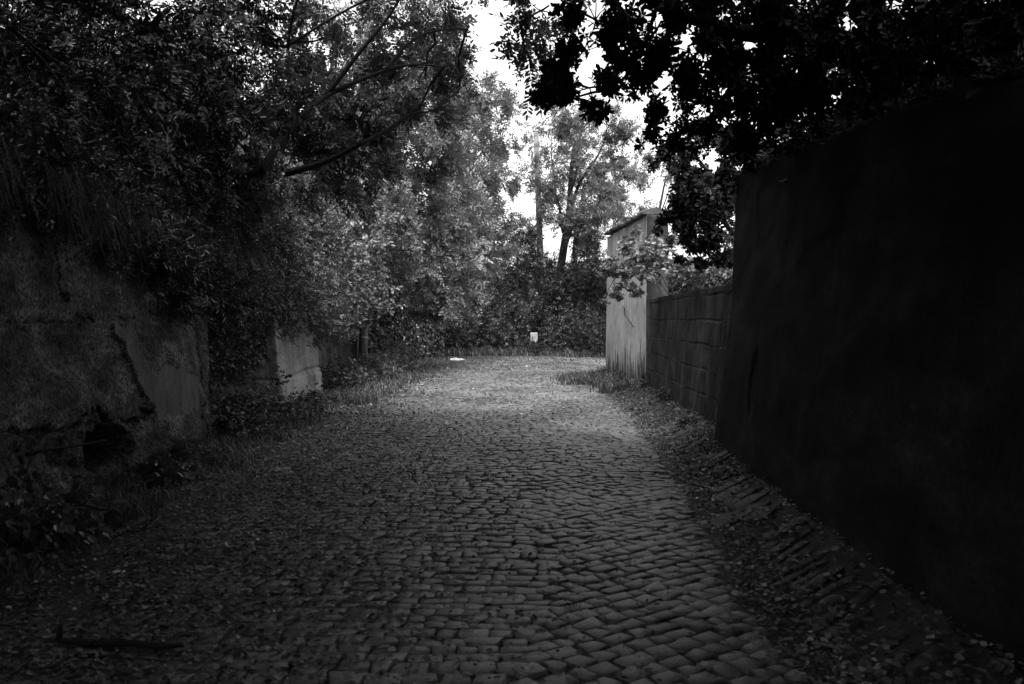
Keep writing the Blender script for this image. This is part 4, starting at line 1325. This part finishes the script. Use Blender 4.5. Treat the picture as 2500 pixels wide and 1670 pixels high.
# ------------------------------------------------------------------ right: evergreen trees over the walls
EG = 'evergreen trees behind the right walls'
q1 = [(4.6, 9.0, .5), (4.3, 8.9, 2.6), (3.7, 8.6, 3.7), (3.0, 8.2, 4.35)]
Lb = [([(3.7, 8.6, 3.7), at(1990, 70, 8.3), at(1850, 95, 8.3), at(1740, 70, 8.4), at(1600, 20, 8.6), at(1480, -60, 9)], [.13, .11, .08, .06, .05, .03]),
      ([(3.9, 9.0, 3.2), at(1830, 385, 10.6), at(1770, 325, 10.4), at(1700, 300, 10.3), at(1650, 330, 10.3)], [.08, .07, .055, .04, .02]),
      ([at(1830, 385, 10.6), at(1815, 320, 10.5), at(1805, 200, 10.2), at(1790, 60, 10)], [.05, .045, .035, .02]),
      ([at(1600, 20, 8.6), at(1575, 110, 8.4), at(1530, 190, 8.3), at(1480, 225, 8.2)], [.02, .016, .012, .006]),
      ([(4.3, 8.9, 2.6), (4.2, 7.0, 4.0), (3.6, 5.0, 4.8), (2.4, 3.0, 5.4)], [.12, .1, .07, .04]),
      ([at(1850, 95, 8.3), at(1900, -100, 8), at(1800, -400, 7.6), at(1500, -600, 7.4)], [.08, .07, .05, .03])]
tree('evergreen_tree', 'big dark evergreen leaning over the tall right wall, its glossy leaves black against the sky', 'tree', (4.6, 9, .6),
     [q1], [[.22, .19, .16, .13]], Lb,
     [cl(1500, 90, 8.2, .42, .7, .42, 141), cl(1420, 215, 8.1, .40, .5, .20, 157), cl(1345, 245, 8.1, .16, .3, .09, 29), cl(1400, 30, 8.4, .34, .5, .30, 91), cl(1610, 60, 8.2, .45, .7, .4, 157), cl(1560, 150, 8.5, .32, .5, .3, 99),
      cl(1520, 235, 8.0, .05, .05, .04, 1), cl(1640, 190, 8.5, .34, .6, .34, 116), cl(1640, 300, 9.5, .36, .6, .36, 125), cl(1720, 130, 8.6, .45, .7, .45, 199), cl(1730, 250, 9, .42, .7, .4, 167),
      cl(1850, 180, 8.8, .55, .8, .6, 481), cl(1990, 120, 8.4, .7, 1.0, .55, 486), cl(1980, 290, 9, .6, .8, .4, 481), cl(2150, 180, 8, .7, 1.0, .5, 642), cl(2300, 90, 7.4, .8, 1.1, .6, 711), cl(2430, 60, 6.6, .7, 1.0, .5, 596),
      cl(2200, 300, 8.3, .6, .8, .25, 298), cl(2400, 170, 7.4, .6, .8, .3, 344), cl(1850, 380, 10.5, .5, .7, .3, 206), cl(1800, 30, 8.3, .6, .9, .4, 344), cl(1760, 420, 11.5, .3, .5, .4, 99),
      # unseen crown, added above and behind the camera to darken the lane
      ((2.6, 6.6, 5.9), (2.2, 2.6, .7), 3230, {}), ((1.4, 9.5, 6.9), (1.8, 2.0, .6), 1700, {}), ((2.2, 3.0, 5.0), (2.4, 2.6, 1.0), 3230, {}), ((3.6, 0.0, 4.6), (2.4, 4.0, 1.4), 5950, {}), ((2.5, -6.0, 4.0), (2.6, 3.0, 2.2), 5950, {}), ((1.0, 3.0, 5.9), (2.4, 4.0, .6), 10200, {}), ((0.2, 9.5, 6.6), (2.6, 2.6, .5), 8840, {}), ((-1.0, -3.0, 6.0), (3.0, 4.0, .8), 7140, {}), ((0.0, -11.0, 3.6), (4.5, 1.5, 3.4), 8500, {}), ((0.6, 6.6, 6.2), (1.8, 2.4, .7), 1530, {}),
      ((4.4, 5.0, 4.6), (1.6, 2.5, 1.2), 2550, {})],
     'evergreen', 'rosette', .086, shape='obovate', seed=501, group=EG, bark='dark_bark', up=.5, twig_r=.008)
tree('evergreen_tree', 'dark round-headed evergreen standing behind the low block wall', 'tree', (4.4, 15.5, .6),
     [[(4.4, 15.5, .5), (4.2, 15.5, 2.5), (4.0, 15.4, 4.2)]], [[.14, .12, .06]],
     [(wavy((4.2, 15.5, 2.4), at(1680, 420, 15), 5, .1), np.linspace(.06, .02, 5)), (wavy((4.2, 15.5, 2.8), at(1720, 560, 14.5), 5, .1), np.linspace(.06, .02, 5)), (wavy((4.1, 15.5, 3), at(1660, 350, 15.5), 5, .1), np.linspace(.05, .02, 5))],
     [cl(1690, 430, 15, .48, .8, .5, 330), cl(1720, 520, 14.5, .45, .8, .5, 380), cl(1660, 500, 15.5, .36, .7, .38, 210), cl(1740, 610, 14, .38, .7, .33, 300), cl(1680, 360, 15.5, .48, .8, .35, 210), cl(1640, 390, 16, .32, .6, .32, 110),
      cl(1690, 600, 15.5, .35, .6, .26, 200), cl(1780, 470, 15, .5, .9, .7, 360), cl(1640, 550, 16.5, .28, .5, .25, 90), cl(1800, 350, 15.5, .6, .9, .6, 300)],
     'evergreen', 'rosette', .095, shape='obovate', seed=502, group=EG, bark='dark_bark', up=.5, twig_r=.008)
tree('bramble_bush', 'pale-leaved bramble spilling over the low block wall against the pale plastered wall', 'bramble', (3.7, 18.5, .6),
     None, None, [(wavy((3.8, 18.5, .6), at(1560, 600, 19), 6, .12), np.linspace(.02, .008, 6)), (wavy((3.8, 18.5, .6), at(1500, 680, 19.6), 7, .1, sag=-.3), np.linspace(.018, .004, 7)),
                  (wavy((3.9, 17.5, .6), at(1660, 650, 17), 6, .12), np.linspace(.02, .006, 6))],
     [cl(1570, 610, 19.2, .42, .6, .34, 346), cl(1530, 660, 19.2, .42, .5, .22, 271), cl(1620, 660, 18, .42, .8, .24, 346), cl(1680, 660, 16.8, .32, .6, .16, 205), cl(1500, 700, 19.4, .22, .3, .20, 73), 
      cl(1610, 620, 18.6, .35, .6, .24, 210), cl(1475, 730, 20, .10, .2, .10, 12), cl(1640, 615, 18, .4, .7, .2, 214), cl(1540, 710, 19, .22, .4, .12, 66)],
     'bramble', 'triple', .12, seed=503, bark='bark', up=.7, twig_r=.004)
t = thing('wall_ivy', 'dark ivy straggling along the ragged top of the tall right wall', 'ivy', (2.6, 8, 3))
g = np.random.default_rng(77)
n = 1500
Y = 4.2 + 7.1 * g.random(n)
dens = fbm(np.stack([Y * 1.3, 0 * Y, 0 * Y + 2], -1), 3)
keep = dens > -.05
Y, dens = Y[keep], dens[keep]
n = len(Y)
zt = np.interp(Y, [-6, 4.4, 11.4], [2.0, 2.78, 3.40]); xt = np.interp(Y, [-6, 4.4, 11.4], [2.15, 2.42, 2.72])
Pv = np.stack([xt + .02 + .22 * g.random(n), Y, zt + .03 + .10 * dens + g.normal(0, .03, n)], -1)
foliage_obj([leaves(Pv, g.normal(0, 1, (n, 3)) + np.array([-.5, 0, .3]), .085, 'twig', 'oval', g, up=.5)], 'evergreen', t)
q = Geo()
for y in np.arange(4.4, 11, .6):
    q.tube(wavy((float(np.interp(y, [4.4, 11.4], [2.47, 2.77])), y, float(np.interp(y, [4.4, 11.4], [2.80, 3.42]))),
                (float(np.interp(y, [4.4, 11.4], [2.47, 2.77])), y + .6, float(np.interp(y + .6, [4.4, 11.4], [2.80, 3.42]))), 5, .05, g=g), .008, 4)
q.build('stem', M['bark'], t)
# ferns on top of the tall wall
for k, (px, py, d) in enumerate(((2130, 265, 7.6), (1880, 372, 10.0), (2470, 165, 4.9))):
    g = np.random.default_rng(90 + k)
    c = at(px, py, d)
    ztop = float(np.interp(d, [-6, 4.4, 11.4], [2.0, 2.78, 3.40]))
    xt = float(np.interp(d, [-6, 4.4, 11.4], [2.15, 2.42, 2.72])) + .15
    t = thing('fern', ['small fern on the tall wall top, middle of the three', 'small fern on the tall wall top, farthest of the three', 'small fern on the tall wall top, nearest of the three'][k],
              'fern', (xt, d, ztop), 'small ferns rooted on top of the tall right wall')
    n = 26
    P = np.array([xt, d, ztop]) + g.normal(0, .03, (n, 3)) * np.array([1, 1, .2])
    foliage_obj([leaves(P, g.normal(0, 1, (n, 3)) + np.array([-.3, 0, .7]), .17, 'pinnate', 'oval', g, up=.6)], 'bush', t, 'fronds')
